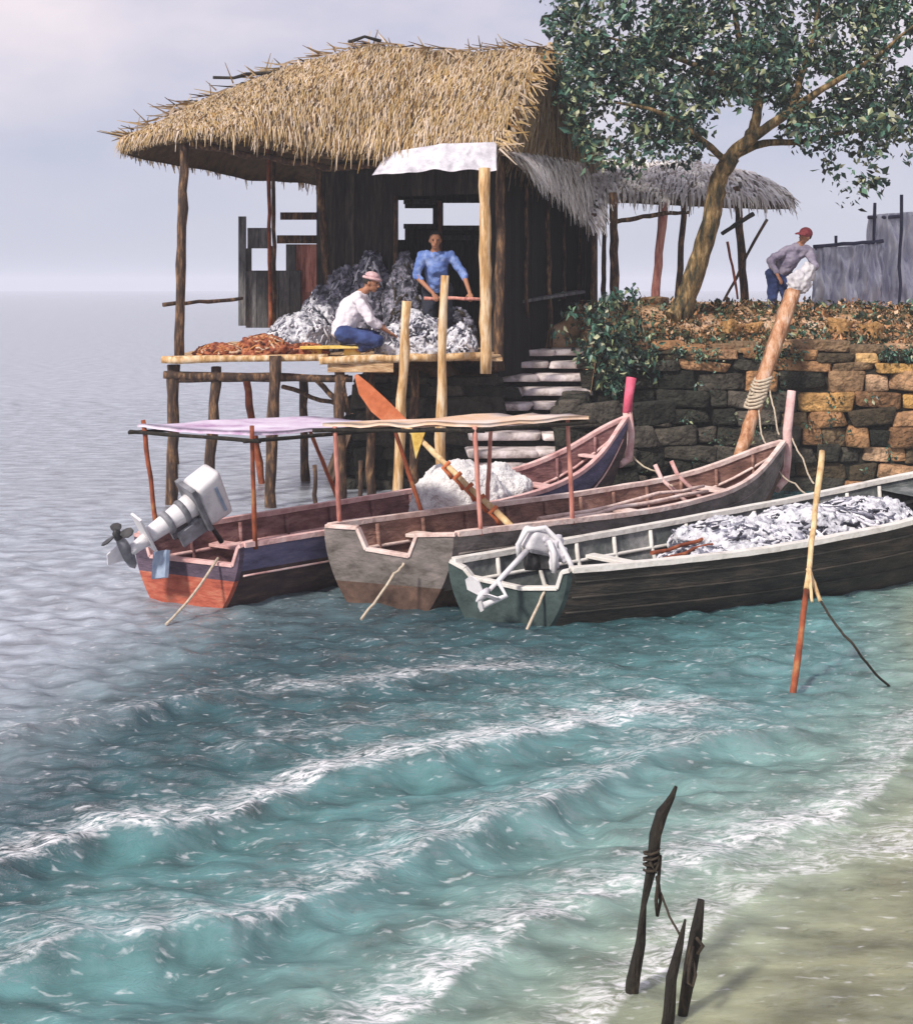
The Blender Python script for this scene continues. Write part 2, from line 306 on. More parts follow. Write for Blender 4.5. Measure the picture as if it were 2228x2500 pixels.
for i in range(46):
    lam=.1*(1.07**i) if i<30 else .16*(1.06**(i-30)); lam=min(lam,1.3)
    th=rg.normal(math.pi*.42,.42); k=2*math.pi/lam
    kx,ky=k*math.cos(th),k*math.sin(th); a=.0092*lam*(.6+.8*rg.random())
    vis=np.clip(lam/(Y*.0105)-.5,0,1)
    sn=np.sin(kx*X+ky*Y+rg.random()*6.28+1.2*np.sin(.7*X+.4*Y+i)); Hh+=a*calm*vis*(1.25-2.2*np.abs(np.sin(.5*np.arcsin(np.clip(sn,-1,1))+.785)) if i%2 else sn)
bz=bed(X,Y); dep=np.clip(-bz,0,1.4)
Hh*=np.clip(dep/.14,.12,1)
Hh=np.where(Y>60,0,Hh)
nr,nc=X.shape
co3=np.stack([X,Y,Hh],-1).reshape(-1,3)
idx=np.arange(nr*nc).reshape(nr,nc)
quads=np.stack([idx[:-1,:-1],idx[:-1,1:],idx[1:,1:],idx[1:,:-1]],-1).reshape(-1,4)
def sheet(name,co3,quads):
    me=bpy.data.meshes.new(name); me.vertices.add(len(co3)); me.vertices.foreach_set('co',co3.astype(np.float32).ravel())
    me.loops.add(quads.size); me.loops.foreach_set('vertex_index',quads.astype(np.int32).ravel())
    me.polygons.add(len(quads)); me.polygons.foreach_set('loop_start',np.arange(0,quads.size,4,dtype=np.int32))
    me.polygons.foreach_set('use_smooth',np.ones(len(quads),bool)); me.update(calc_edges=True); me.validate()
    o=bpy.data.objects.new(name,me); COL.objects.link(o); return o
water=sheet('water',co3,quads); tag(water,kind='structure')
for nm,arr in (('depth',dep),('chop',calm),('foam_sheen',np.clip(foam_sheen,0,1))):
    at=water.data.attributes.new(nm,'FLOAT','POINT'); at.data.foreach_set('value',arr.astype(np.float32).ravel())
wm=bpy.data.materials.new('water'); wm.use_nodes=True; nt=wm.node_tree; N=nt.nodes; L=nt.links; N.clear()
def nd(t,**k):
    n=N.new(t)
    for a,b in k.items(): setattr(n,a,b)
    return n
o_=nd('ShaderNodeOutputMaterial'); ad=nd('ShaderNodeAttribute',attribute_name='depth'); af=nd('ShaderNodeAttribute',attribute_name='foam_sheen')
tc=nd('ShaderNodeTexCoord')
mp=nd('ShaderNodeMapping'); mp.inputs['Scale'].default_value=(.9,2.3,1); mp.inputs['Rotation'].default_value=(0,0,math.radians(-14)); L.new(tc.outputs['Object'],mp.inputs[0])
n1=nd('ShaderNodeTexNoise'); n1.inputs['Scale'].default_value=5; n1.inputs['Detail'].default_value=5; n1.inputs['Distortion'].default_value=.5; L.new(mp.outputs[0],n1.inputs['Vector'])
n1.inputs['Scale'].default_value=7; n1.inputs['Detail'].default_value=9; n1.inputs['Roughness'].default_value=.62
bp=nd('ShaderNodeBump'); bp.inputs['Strength'].default_value=1; bp.inputs['Distance'].default_value=.1; L.new(n1.outputs['Fac'],bp.inputs['Height']); ac=nd('ShaderNodeAttribute',attribute_name='chop'); L.new(ac.outputs['Fac'],bp.inputs['Strength'])
op=nd('ShaderNodeMath',operation='MULTIPLY'); op.inputs[1].default_value=-32; L.new(ad.outputs['Fac'],op.inputs[0])
ex=nd('ShaderNodeMath',operation='EXPONENT'); L.new(op.outputs[0],ex.inputs[0])
n3=nd('ShaderNodeTexNoise'); n3.inputs['Scale'].default_value=2.6; n3.inputs['Detail'].default_value=7; L.new(mp.outputs[0],n3.inputs['Vector'])
di=nd('ShaderNodeBsdfDiffuse')
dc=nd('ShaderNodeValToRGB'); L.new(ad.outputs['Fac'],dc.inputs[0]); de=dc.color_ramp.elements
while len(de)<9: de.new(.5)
for q,(p_,c_) in zip(de,((0,(.44,.43,.26)),(.035,(.37,.39,.25)),(.1,(.19,.28,.24)),(.19,(.10,.215,.22)),(.27,(.075,.18,.185)),(.36,(.028,.085,.095)),(.5,(.024,.065,.078)),(.66,(.13,.18,.205)),(1.0,(.34,.37,.43)))): q.position=p_; q.color=(*c_,1)  # pale deep stops paint in distant fog, dark middle stops paint in boat reflections
dv=nd('ShaderNodeMapRange'); dv.inputs[1].default_value=.32; dv.inputs[2].default_value=.68; dv.inputs[3].default_value=.5; dv.inputs[4].default_value=1.35; L.new(n3.outputs['Fac'],dv.inputs[0])
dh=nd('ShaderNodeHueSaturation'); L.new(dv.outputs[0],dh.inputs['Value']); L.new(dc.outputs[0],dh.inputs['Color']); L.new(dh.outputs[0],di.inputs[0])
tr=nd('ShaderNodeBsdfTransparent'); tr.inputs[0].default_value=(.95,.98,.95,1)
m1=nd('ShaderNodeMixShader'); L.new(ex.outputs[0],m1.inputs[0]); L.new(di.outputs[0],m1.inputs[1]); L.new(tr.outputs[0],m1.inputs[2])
gl=nd('ShaderNodeBsdfGlossy'); gl.inputs['Roughness'].default_value=.05; L.new(bp.outputs[0],gl.inputs['Normal'])
fr=nd('ShaderNodeFresnel'); fr.inputs['IOR'].default_value=2.1; L.new(bp.outputs[0],fr.inputs['Normal'])
m2=nd('ShaderNodeMixShader'); L.new(fr.outputs[0],m2.inputs[0]); L.new(m1.outputs[0],m2.inputs[1]); L.new(gl.outputs[0],m2.inputs[2])
fo=nd('ShaderNodeBsdfDiffuse'); fo.inputs[0].default_value=(.78,.77,.8,1)
mpf=nd('ShaderNodeMapping'); mpf.inputs['Scale'].default_value=(.7,2.0,1); L.new(tc.outputs['Object'],mpf.inputs[0])
n2=nd('ShaderNodeTexNoise'); n2.inputs['Scale'].default_value=15; n2.inputs['Detail'].default_value=8; n2.inputs['Roughness'].default_value=.7; n2.inputs['Distortion'].default_value=1.0; L.new(mpf.outputs[0],n2.inputs['Vector'])
mu=nd('ShaderNodeMath',operation='MULTIPLY_ADD'); L.new(n2.outputs['Fac'],mu.inputs[0]); mu.inputs[1].default_value=5.2; mu.inputs[2].default_value=-3.0
tm=nd('ShaderNodeMath',operation='ADD'); L.new(mu.outputs[0],tm.inputs[0]); tm.inputs[1].default_value=1.0
sm=nd('ShaderNodeMath',operation='MULTIPLY'); L.new(tm.outputs[0],sm.inputs[0]); L.new(af.outputs['Fac'],sm.inputs[1])
n4=nd('ShaderNodeTexNoise'); n4.inputs['Scale'].default_value=11; n4.inputs['Detail'].default_value=7; n4.inputs['Distortion'].default_value=.4; L.new(mp.outputs[0],n4.inputs['Vector'])
fl=nd('ShaderNodeMapRange'); fl.inputs[1].default_value=.58; fl.inputs[2].default_value=.78; fl.inputs[4].default_value=.55; L.new(n4.outputs['Fac'],fl.inputs[0])
s0=sm; sm=nd('ShaderNodeMath',operation='ADD'); L.new(s0.outputs[0],sm.inputs[0]); L.new(fl.outputs[0],sm.inputs[1])
cl=nd('ShaderNodeMapRange'); cl.inputs[1].default_value=.1; cl.inputs[2].default_value=.8; cl.inputs[4].default_value=.8; L.new(sm.outputs[0],cl.inputs[0])
m3=nd('ShaderNodeMixShader'); L.new(cl.outputs[0],m3.inputs[0]); L.new(m2.outputs[0],m3.inputs[1]); L.new(fo.outputs[0],m3.inputs[2])
L.new(m3.outputs[0],o_.inputs[0]); water.data.materials.append(wm)

hz=MB(); hz.add([(x,y,z) for z in (-2.5,10.5) for y in (-60,1000) for x in (-1000,1000)],[(0,2,3,1),(4,5,7,6),(0,1,5,4),(2,6,7,3),(0,4,6,2),(1,3,7,5)])
M['haze']=bpy.data.materials.new('haze'); M['haze'].use_nodes=True; hn=M['haze'].node_tree; hn.nodes.clear()
ho=hn.nodes.new('ShaderNodeOutputMaterial'); hv=hn.nodes.new('ShaderNodeVolumePrincipled'); hv.inputs['Density'].default_value=.0015; hv.inputs['Color'].default_value=(.8,.82,.9,1)
hn.links.new(hv.outputs[0],ho.inputs['Volume']); tag(hz.build('haze','haze'),kind='stuff')
xs=np.linspace(-1,1,161); xs=np.sign(xs)*(np.abs(xs)*14+np.abs(xs)**8*800); ys=np.concatenate([np.linspace(1.5,30,150),np.geomspace(31,900,40)])
BX,BY=np.meshgrid(xs,ys); BZ=bed(BX,BY)
BZ=BZ+.004*np.sin(9*BX+3*BY+np.sin(4*BY))*(BY<30)+.004*np.sin(5*BX-8*BY)*(BY<30)
ii=np.arange(BX.size).reshape(BX.shape)
sand=sheet('sand',np.stack([BX,BY,BZ],-1).reshape(-1,3),np.stack([ii[:-1,:-1],ii[:-1,1:],ii[1:,1:],ii[1:,:-1]],-1).reshape(-1,4))
tag(sand,kind='structure')
M['sand']=mat('sand',[(0,(.34,.36,.22)),(.4,(.54,.5,.3)),(.7,(.64,.58,.36)),(1,(.7,.64,.42))],scale=2.2,stretch=(1,2.2,1),bump=.5,bscale=20,rough=.7)
sand.data.materials.append(M['sand'])

# ------------------------------------------------------------------ bank
def leaves(mb,c,rad,n,size,mi=0,droop=.3):
    for k in range(n):
        q=V((R.gauss(0,.5),R.gauss(0,.5),R.gauss(0,.5))); p=V(c)+V((q.x*rad[0],q.y*rad[1],q.z*rad[2]))
        d=V((R.uniform(-1,1),R.uniform(-1,1),R.uniform(-1,1)-droop)).normalized(); s_=d.cross(V((R.uniform(-1,1),R.uniform(-1,1),R.uniform(-1,1)))).normalized()
        l=size*R.uniform(.6,1.4); w_=l*R.uniform(.2,.34); nn=d.cross(s_)*l*.1
        mb.add([p,p+d*l*.35+s_*w_+nn,p+d*l,p+d*l*.35-s_*w_+nn,],[(0,1,2),(0,2,3)],mi)
def bank_z(x,y):
    t=(y-19.2)/1.6; z=2.05+.7*min(max(t,0),1)
    if x>3.2: z-= .35*min(max((y-21.2)/1.5,0),1)*min((x-3.2),1)
    if x<2.2: z-= .55*min(2.2-x,1)
    z+=.08*noise.noise(V((x*1.3,y*1.3,0)))+.05*noise.noise(V((x*3.5,y*3.5,2)))
    if .0<x<2.15 and y<20.6: z=min(z,(y-17.0)/3.2*1.9-.28)
    l=-1.35
    if x<l: z-=(l-x)*2.6
    return z
mb=MB(); nx,ny=110,70
gx=[-3.2+ (i/nx)*19 for i in range(nx+1)]; gy=[18.95+ 40*(j/ny)**2.2 for j in range(ny+1)]
mb.add([(x,y,bank_z(x,y)) for y in gy for x in gx],[(j*(nx+1)+i,j*(nx+1)+i+1,(j+1)*(nx+1)+i+1,(j+1)*(nx+1)+i) for j in range(ny) for i in range(nx)],0,True)
tag(mb.build('bank_ground','earth'),kind='structure')

tb=bmesh.new(); bmesh.ops.create_cube(tb,size=1); bmesh.ops.bevel(tb,geom=tb.edges[:],offset=.13,segments=2,affect='EDGES',profile=.6)
TB_V=[v.co.copy() for v in tb.verts]; tb.verts.index_update(); TB_F=[tuple(v.index for v in f.verts) for f in tb.faces]; tb.free()
def stone(mb,c,sz,rot=None,mi=0,amp=.09):
    sd=V((R.uniform(0,99),R.uniform(0,99),R.uniform(0,99))); vs=[]
    for v in TB_V:
        q=v*(1+amp*2*noise.noise(v*1.7+sd)); q=V((q.x*sz[0],q.y*sz[1],q.z*sz[2]))
        vs.append(V(c)+(rot@q if rot else q))
    mb.add(vs,TB_F,mi,True)
def stone_wall(mb,p0,p1,z0,z1,thick,pick,rowh=(.15,.33)):
    p0=V(p0);p1=V(p1);t=(p1-p0).normalized();n=V((t.y,-t.x,0));Lg=(p1-p0).length
    rot=Matrix.Rotation(math.atan2(t.y,t.x),3,'Z'); z=z0
    mb.beam((p0+V((0,0,(z0+z1)/2)))-n*.16,(p1+V((0,0,(z0+z1)/2)))-n*.16,.3,z1-z0-.05,mi=0)
    while z<z1-.1:
        h=min(R.uniform(*rowh),z1-z); h = z1-z if z1-z-h<.1 else h
        u=R.uniform(-.3,0)
        while u<Lg:
            l=R.uniform(.22,.9); c=p0+t*(u+l/2)+V((0,0,z+h/2+R.uniform(-.03,.03)))-n*R.uniform(.0,.12)
            stone(mb,c,(l*R.uniform(.93,1.06),thick,h*R.uniform(.85,1.1)),rot@Matrix.Rotation(R.uniform(-.1,.1),3,'Y')@Matrix.Rotation(R.uniform(-.1,.1),3,'Z'),pick(c),.17); u+=l+.01
        z+=h
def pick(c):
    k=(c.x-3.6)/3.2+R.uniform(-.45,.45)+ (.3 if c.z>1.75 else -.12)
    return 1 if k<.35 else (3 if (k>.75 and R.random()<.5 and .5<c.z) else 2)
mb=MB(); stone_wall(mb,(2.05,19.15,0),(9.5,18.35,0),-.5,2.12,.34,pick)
for k in range(16):                     # coping slabs along the top
    x=2.3+k*.45+R.uniform(-.1,.1); y=19.2-(x-2.05)*.107
    stone(mb,(x,y+.12,2.16+R.uniform(-.02,.04)),(R.uniform(.3,.6),.36,R.uniform(.1,.18)),None,2)
sw=one('stone_wall',mb,['mortar','stone_dark','stone','stone_orange'],'rough stone retaining wall of mossy and orange blocks below the tree','wall',(4,19,0))
mb=MB()
for k in range(260):
    x=R.uniform(2.1,7.5); y=19.15-(x-2.05)*.107-.2; zz=R.choice((2.15,2.12,2.05,R.uniform(.2,2)))
    if noise.noise(V((x*1.1,zz*1.3,4)))>-.05: leaves(mb,(x,y,zz),(.1,.05,.1),9,.06,droop=.6)
mb.build('moss','leaf',sw)
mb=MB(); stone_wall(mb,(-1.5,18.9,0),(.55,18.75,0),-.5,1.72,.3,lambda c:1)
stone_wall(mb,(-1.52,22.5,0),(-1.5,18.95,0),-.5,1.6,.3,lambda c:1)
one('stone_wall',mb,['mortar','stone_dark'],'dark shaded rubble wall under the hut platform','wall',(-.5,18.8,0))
mb=MB(); ns=11
for k in range(ns):
    t=k/(ns-1); c=V((.72,16.9,.12)).lerp(V((1.5,20.3,2.03)),t); w_=1.55+R.uniform(-.1,.1); cut=R.uniform(.3,.7)
    for a_,b_ in ((0,cut),(cut,1)):
        stone(mb,c+V((w_*((a_+b_)/2-.5),R.uniform(-.05,.03),R.uniform(-.015,.015))),(w_*(b_-a_)*1.03,.5,.11),Matrix.Rotation(R.uniform(-.05,.05),3,'Z'),0,.14)
    mb.box(c+V((0,.16,-.5)),(1.45,.5,.86),mi=1)
one('stone_steps',mb,['step_stone','mortar'],'worn pale stone steps climbing from the boats to the hut','steps',(1,18,0))
mb=MB()
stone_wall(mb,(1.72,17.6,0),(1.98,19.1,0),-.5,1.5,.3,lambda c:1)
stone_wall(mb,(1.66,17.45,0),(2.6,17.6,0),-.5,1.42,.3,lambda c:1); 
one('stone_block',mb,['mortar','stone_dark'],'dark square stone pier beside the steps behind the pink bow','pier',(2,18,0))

# ------------------------------------------------------------------ thatch
def lerp_poly(pts,t):
    n=len(pts)-1; k=min(int(t*n),n-1); f=t*n-k; return pts[k].lerp(pts[k+1],f)
def thatch(mb, top, bot, n, length=.55, wid=.022, mi_s=0, mi_u=1, thick=.14, rows=12, fringe=500, fl=.28, lift=.05, flip=False):
    U=40; Vn=8; g=[]; cen=[]
    def S(u,v):
        a=lerp_poly(top,u); b=lerp_poly(bot,u); return a.lerp(b,v)
    nor=(lerp_poly(bot,.5)-lerp_poly(top,.5)).cross(lerp_poly(top,.6)-lerp_poly(top,.4)).normalized()
    if flip: nor=-nor
    for lay in (0,1):
        for j in range(Vn+1):
            for i in range(U+1):
                p=S(i/U,j/Vn)+nor*(.07*math.sin(math.pi*j/Vn)-.03-lay*thick)
                p+=V((0,0,.04*noise.noise(p*1.5)));g.append(p)
    q=(U+1)*(Vn+1); fs=[]
    for lay in (0,1):
        for j in range(Vn):
            for i in range(U):
                a=lay*q+j*(U+1)+i; f=(a,a+1,a+U+2,a+U+1); fs.append(f if lay else f[::-1])
    for j in range(Vn):
        for i in (0,U):
            a=j*(U+1)+i; fs.append((a,a+U+1,q+a+U+1,q+a))
    for i in range(U):
        for j in (0,Vn):
            a=j*(U+1)+i; fs.append((a,a+1,q+a+1,q+a))
    mb.add(g,fs,mi_u,True)
    for k in range(n+fringe):
        if k<n:
            v=(R.randint(0,rows-1)+R.uniform(-.3,.3))/rows*.93; u=R.random(); ln=length*R.uniform(.6,1.3)
        else:
            v=R.uniform(.86,.99); u=R.random(); ln=fl*R.uniform(.5,1.6)
        u=min(max(u,0.002),.998); v=min(max(v,0),.995)
        p=S(u,v); d=(S(u,min(v+.1,1.0))-S(u,v-.05 if v>.05 else 0)).normalized()
        side=nor.cross(d).normalized()
        d=(d+side*R.gauss(.05,.15)).normalized()
        base=nor*(.07*math.sin(math.pi*v)+R.uniform(-.01,lift))
        w=wid*R.uniform(.5,1.5); a=p+base; 
        drop=V((0,0,-1))*(.12*ln if k<n else R.uniform(.1,.7)*ln)
        m=a+d*ln*.5+nor*R.uniform(0,.03); b=a+d*ln+drop+nor*R.uniform(-.03,.03)
        mb.add([a-side*w,a+side*w,m+side*w*.9,m-side*w*.9,b+side*w*.25,b-side*w*.25],[(0,1,2,3),(3,2,4,5)],mi_s)

# ------------------------------------------------------------------ hut platform
DZ=2.1
pf=thing('stilt_platform','wooden stilt platform with pole edge standing in the water under the hut','platform',(-2,18,0))
mb=MB(); x=-4.15; 
while x<.55:
    w_=R.uniform(.14,.2); mb.beam((x+w_/2,17.45+R.uniform(-.04,.04),DZ-.03),(x+w_/2,22.6,DZ-.03),w_-.008,.05,mi=0); x+=w_
mb.build('deck','deck_wood',pf)
for (a,b,r,nm) in ((P(395,878,17.4),P(800,872,17.4),.055,'edge_pole'),(P(780,880,17.38),P(1185,868,17.45),.06,'edge_pole'),(P(400,915,17.5),P(860,925,17.5),.06,'beam'),(P(420,925,19.6),P(850,922,19.6),.06,'beam')):
    mb=MB(); mb.pole(a,b,r,r*.9,seg=9,bend=.004); mb.build(nm,'pale_wood' if nm=='edge_pole' else 'brown_pole',pf)
mb=MB(); mb.beam(P(800,895,17.42),P(960,895,17.42),.05,.16); mb.build('edge_board','deck_wood',pf)
for (px0,py0,px1,d,r,mt) in ((424,890,418,17.55,.085,'brown_pole'),(528,895,500,17.55,.075,'brown_pole'),(672,868,655,17.3,.08,'brown_pole'),(828,890,836,17.5,.075,'brown_pole'),(740,920,748,19.6,.07,'brown_pole'),(600,920,652,19.4,.055,'bamboo_red'),(415,920,432,21.5,.07,'brown_pole'),(905,900,905,18.2,.07,'brown_pole'),(1010,900,1012,18.3,.07,'brown_pole')):
    a=P(px0,py0,d); b=P(px1,HY+F*(H+.6)/d,d); mb=MB(); mb.pole(a,b,r,r*1.05,seg=10,bend=.006); mb.build('stilt',mt,pf)
for a,b,r in ((P(690,944,18.6),P(835,992,17.7),.035),(P(770,925,17.7),P(830,985,17.6),.04),(P(835,930,17.4),P(850,1010,17.6),.04)):
    mb=MB(); mb.pole(a,b,r,seg=6); mb.build('brace','brown_pole',pf)

# ------------------------------------------------------------------ hut
hut=thing('thatched_hut','tall dark timber hut with a shaggy golden thatched roof on stilts','hut',(-1,20,DZ))
T=[P(300,345,19.0),P(470,255,19.9),P(690,165,20.4),P(905,110,20.6),P(1120,128,20.6),P(1338,116,20.6)]
E=[P(302,350,18.9),P(450,330,17.3),P(600,328,17.3),P(740,368,17.7),P(960,380,18.0),P(1212,352,18.2)]
Bk=[V((e.x*1.02,2*t.y-e.y+.3,e.z)) for e,t in zip(E,T)]
mb=MB()
thatch(mb,T,E,29000,length=.45,wid=.0085,thick=.08,fl=.2,lift=.025)
thatch(mb,T[::-1],Bk[::-1],3500,length=.6,fringe=300)
RB=[P(1212,366,18.2),P(1330,410,20.6),P(1475,425,23.2)]
RT=[P(1338,116,20.6)+V((-.03,-.1,.0)),P(1338,116,20.6),P(1338,116,20.6)+V((.03,.1,0))]
thatch(mb,RT,RB,3200,length=.5,fringe=350,mi_s=0)
for k in range(230):                    # ridge tufts
    t=R.random(); p=lerp_poly(T,t)+V((R.uniform(-.1,.1),R.uniform(-.15,.1),.03)); a=R.uniform(-.6,.6); ln=R.uniform(.15,.45)
    dd=V((-.75+R.uniform(-.5,.9),R.uniform(-.6,.3),R.uniform(-.25,.25))).normalized()
    s_=dd.cross(V((0,1,.2))).normalized()*.014
    mb.add([p-s_,p+s_,p+dd*ln+s_*.3,p+dd*ln-s_*.3],[(0,1,2,3)],0)
for k in range(130):                    # gable edge sticks
    t=R.random(); p=RT[0].lerp(RB[0],t); q=p+V((R.uniform(-.05,.1),R.uniform(-.25,-.1),R.uniform(-.02,.1))); dd=V((R.uniform(.1,.5),R.uniform(-.5,.2),R.uniform(-.7,.05))).normalized(); ln=R.uniform(.15,.4)
    s_=dd.cross(V((0,1,.2))).normalized()*.016
    mb.add([q-s_,q+s_,q+dd*ln+s_*.3,q+dd*ln-s_*.3],[(0,1,2,3)],0)
roof=mb.build('roof',['straw','thatch_under'],hut)
for pts in ([P(520,188,20.1),P(570,190,20.1),P(600,182,20.1)],[P(600,180,20.2),P(660,178,20.2),P(690,172,20.2)],[P(850,104,20.5),P(890,88,20.5),P(930,100,20.5)]):
    mb=MB(); mb.tube(pts,.03,6,0,.3); mb.build('ridge_stick','black_wood',roof)
def wall_rects(p0,p1,z0,z1,holes,pw=.17,th=.04):
    mb=MB(); p0=V((p0[0],p0[1],0)); p1=V((p1[0],p1[1],0)); t=(p1-p0).normalized(); n=V((t.y,-t.x,0)); Lg=(p1-p0).length; u=0
    while u<Lg-.01:
        w_=min(R.uniform(.8,1.25)*pw,Lg-u); cuts=[(z0,z1)]
        for (ua,ub,za,zb) in holes:
            if u+w_/2>ua and u+w_/2<ub:
                nc_=[]
                for a,b in cuts:
                    if zb<=a or za>=b: nc_.append((a,b))
                    else:
                        if za>a: nc_.append((a,za))
                        if zb<b: nc_.append((zb,b))
                cuts=nc_
        off=n*R.uniform(-.012,.012)
        for a,b in cuts:
            c=p0+t*(u+w_/2)+off; mb.beam(c+V((0,0,a)),c+V((0,0,b)),w_+.012,th,up=n)
        u+=w_
    return mb
W0=P(775,700,20.3); W1=P(1218,700,19.0); W2=P(1440,700,22.6); W3=V((-1.9,23.0,0))
def upx(px): # position along the front wall
    best=0
    for k in range(401):
        c=W0.lerp(W1,k/400)
        if (c.x/c.y*F+CX)<px: best=k/400
    return best*(W1-W0).length
zt=5.0
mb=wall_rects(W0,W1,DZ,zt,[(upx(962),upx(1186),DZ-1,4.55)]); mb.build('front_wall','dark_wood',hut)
mb=wall_rects(W1,W2,1.7,zt+.15,[]); mb.build('side_wall','side_shade_wood',hut)
tw=(W2-W1); nw=V((tw.y,-tw.x,0)).normalized()
for f_,za,zb,r_ in ((.22,2.6,4.9,.03),(.45,2.0,5.0,.045),(.62,2.9,4.5,.025),(.8,2.2,4.8,.035),(.95,2.2,5.0,.05)):
    mb=MB(); c=V((W1.x,W1.y,0))+V((tw.x,tw.y,0))*f_+nw*.1; mb.pole(c+V((0,0,za)),c+V((R.uniform(-.04,.04),0,zb)),r_,r_*.8,seg=8,bend=.01); mb.build('wall_pole','brown_pole',hut)
d=22.7
def bx(px): return (px-CX)/F*d
def bzz(py): return H+(HY-py)/F*d
x0=-2.3
mb=wall_rects((x0,d),(1.9,d),1.8,5.4,[(bx(966)-x0,bx(990)-x0,bzz(585),bzz(488)),(bx(992)-x0,bx(1058)-x0,bzz(548),bzz(508)),(bx(1083)-x0,bx(1172)-x0,bzz(552),bzz(495))],pw=.06)
mb.build('back_wall','dark_wood',hut)
for (a,b,c) in ((985,1062,552),(1080,1178,556),(1075,1180,580),(985,1062,492)):
    mb=MB(); mb.beam(P(a,c,d-.08),P(b,c,d-.08),.06,.09); mb.build('window_bar','grey_wood',hut)
mb=MB(); mb.beam(P(1072,490,22.5),P(1074,640,22.5),.13,.08); mb.build('window_post','pink_wood',hut)
mb=wall_rects((x0,d),(W0.x,W0.y),DZ,4.9,[]); mb.build('side_wall','dark_wood',hut)
# posts
for (x,y0,xb,y1,dd,r,mt) in ((450,330,438,868,17.6,.075,'brown_pole'),(655,320,660,800,20.2,.035,'bamboo_red'),(668,320,670,800,20.3,.035,'brown_pole'),(1183,410,1186,912,17.38,.085,'pale_wood'),(1222,372,1218,905,18.4,.075,'brown_pole'),(776,400,800,700,19.9,.06,'brown_pole'),(1328,420,1312,740,20.7,.045,'brown_pole'),(967,478,962,850,19.6,.04,'brown_pole')):
    mb=MB(); mb.pole(P(x,y0,dd),P(xb,y1,dd),r*.9,r,seg=12,bend=.004); mb.build('post',mt,hut)
mb=MB(); mb.pole(P(398,744,17.75),P(592,728,18.6),.03,.028); mb.build('rail','brown_pole',hut)
mb=MB(); mb.pole(P(440,350,17.6),P(800,410,18.1),.05,.05); mb.pole(P(800,410,18.1),P(1225,385,18.3),.05,.05); mb.build('eave_beam','brown_pole',hut)
# porch back wall with openings
def rects(name,lst,dd,mt,parent,th=.05):
    mb=MB()
    for (xa,ya,xb,yb) in lst:
        a=P(xa,ya,dd+R.uniform(-.02,.02)); b=P(xb,yb,a.y); n=max(1,round(abs(b.x-a.x)/.2))
        for k in range(n):
            p=a.x+(b.x-a.x)*k/n; q=a.x+(b.x-a.x)*(k+1)/n; c=V(((p+q)/2,a.y+R.uniform(-.01,.01),0))
            mb.beam(c+V((0,0,b.z)),c+V((0,0,a.z)),abs(q-p)-.004,th,up=V((0,1,0)))
    return mb.build(name,mt,parent)
rects('porch_panel',[(604,556,662,606),(600,606,614,662),(600,660,735,800),(656,600,668,662),(698,596,722,662)],21.0,'grey_wood',hut)
rects('porch_post',[(582,528,601,795)],20.9,'grey_wood',hut)
rects('porch_rail',[(684,518,800,536)],20.85,'brown_pole',hut)
rects('porch_rail',[(676,574,790,594)],20.85,'brown_pole',hut)
rects('porch_door',[(718,596,802,712),(700,700,760,790)],21.1,'pink_wood',hut)
rects('door_post',[(798,492,816,705)],20.6,'pink_wood',hut,.08)
rects('porch_rail',[(778,536,798,576)],20.95,'brown_pole',hut)
# cloth hanging below the eave
def cloth(pts_top,pts_bot,nu=60,nv=10,amp=.05,th=.012,dip=.04):
    mb=MB(); g=[]
    for lay in (0,1):
        for j in range(nv+1):
            for i in range(nu+1):
                u=i/nu; p=lerp_poly(pts_top,u).lerp(lerp_poly(pts_bot,u),j/nv)
                p=p+V((0,amp*(noise.noise(V((u*9,j*.12,3)))+.5*noise.noise(V((u*22,j*.3,8))))+lay*th,-dip*(j/nv)*(.5+.8*noise.noise(V((u*7,1,2))))))
                g.append(p)
    q=(nu+1)*(nv+1); fs=[]
    for lay in (0,1):
        for j in range(nv):
            for i in range(nu):
                a=lay*q+j*(nu+1)+i; f=(a,a+nu+1,a+nu+2,a+1); fs.append(f if not lay else f[::-1])
    for i in range(nu): 
        for j in (0,nv):
            a=j*(nu+1)+i; fs.append((a,a+1,q+a+1,q+a))
    for j in range(nv):
        for i in (0,nu):
            a=j*(nu+1)+i; fs.append((a,a+nu+1,q+a+nu+1,q+a))
    mb.add(g,fs,0,True); return mb
cloth([P(945,372,18.05),P(1080,350,18.0),P(1212,346,18.05)],[P(908,424,17.7),P(1060,412,17.6),P(1212,412,17.75)]).build('eave_cloth','white_cloth',hut)
mb=MB(); thatch(mb,[P(1228,372,18.1),P(1320,378,20.2),P(1425,400,21.6)],[P(1256,392,18.0),P(1345,450,19.8),P(1450,545,21.2)],1500,length=.35,wid=.014,thick=.06,fringe=260,fl=.22)
mb.build('side_eave',['straw_grey','thatch_under'],hut)

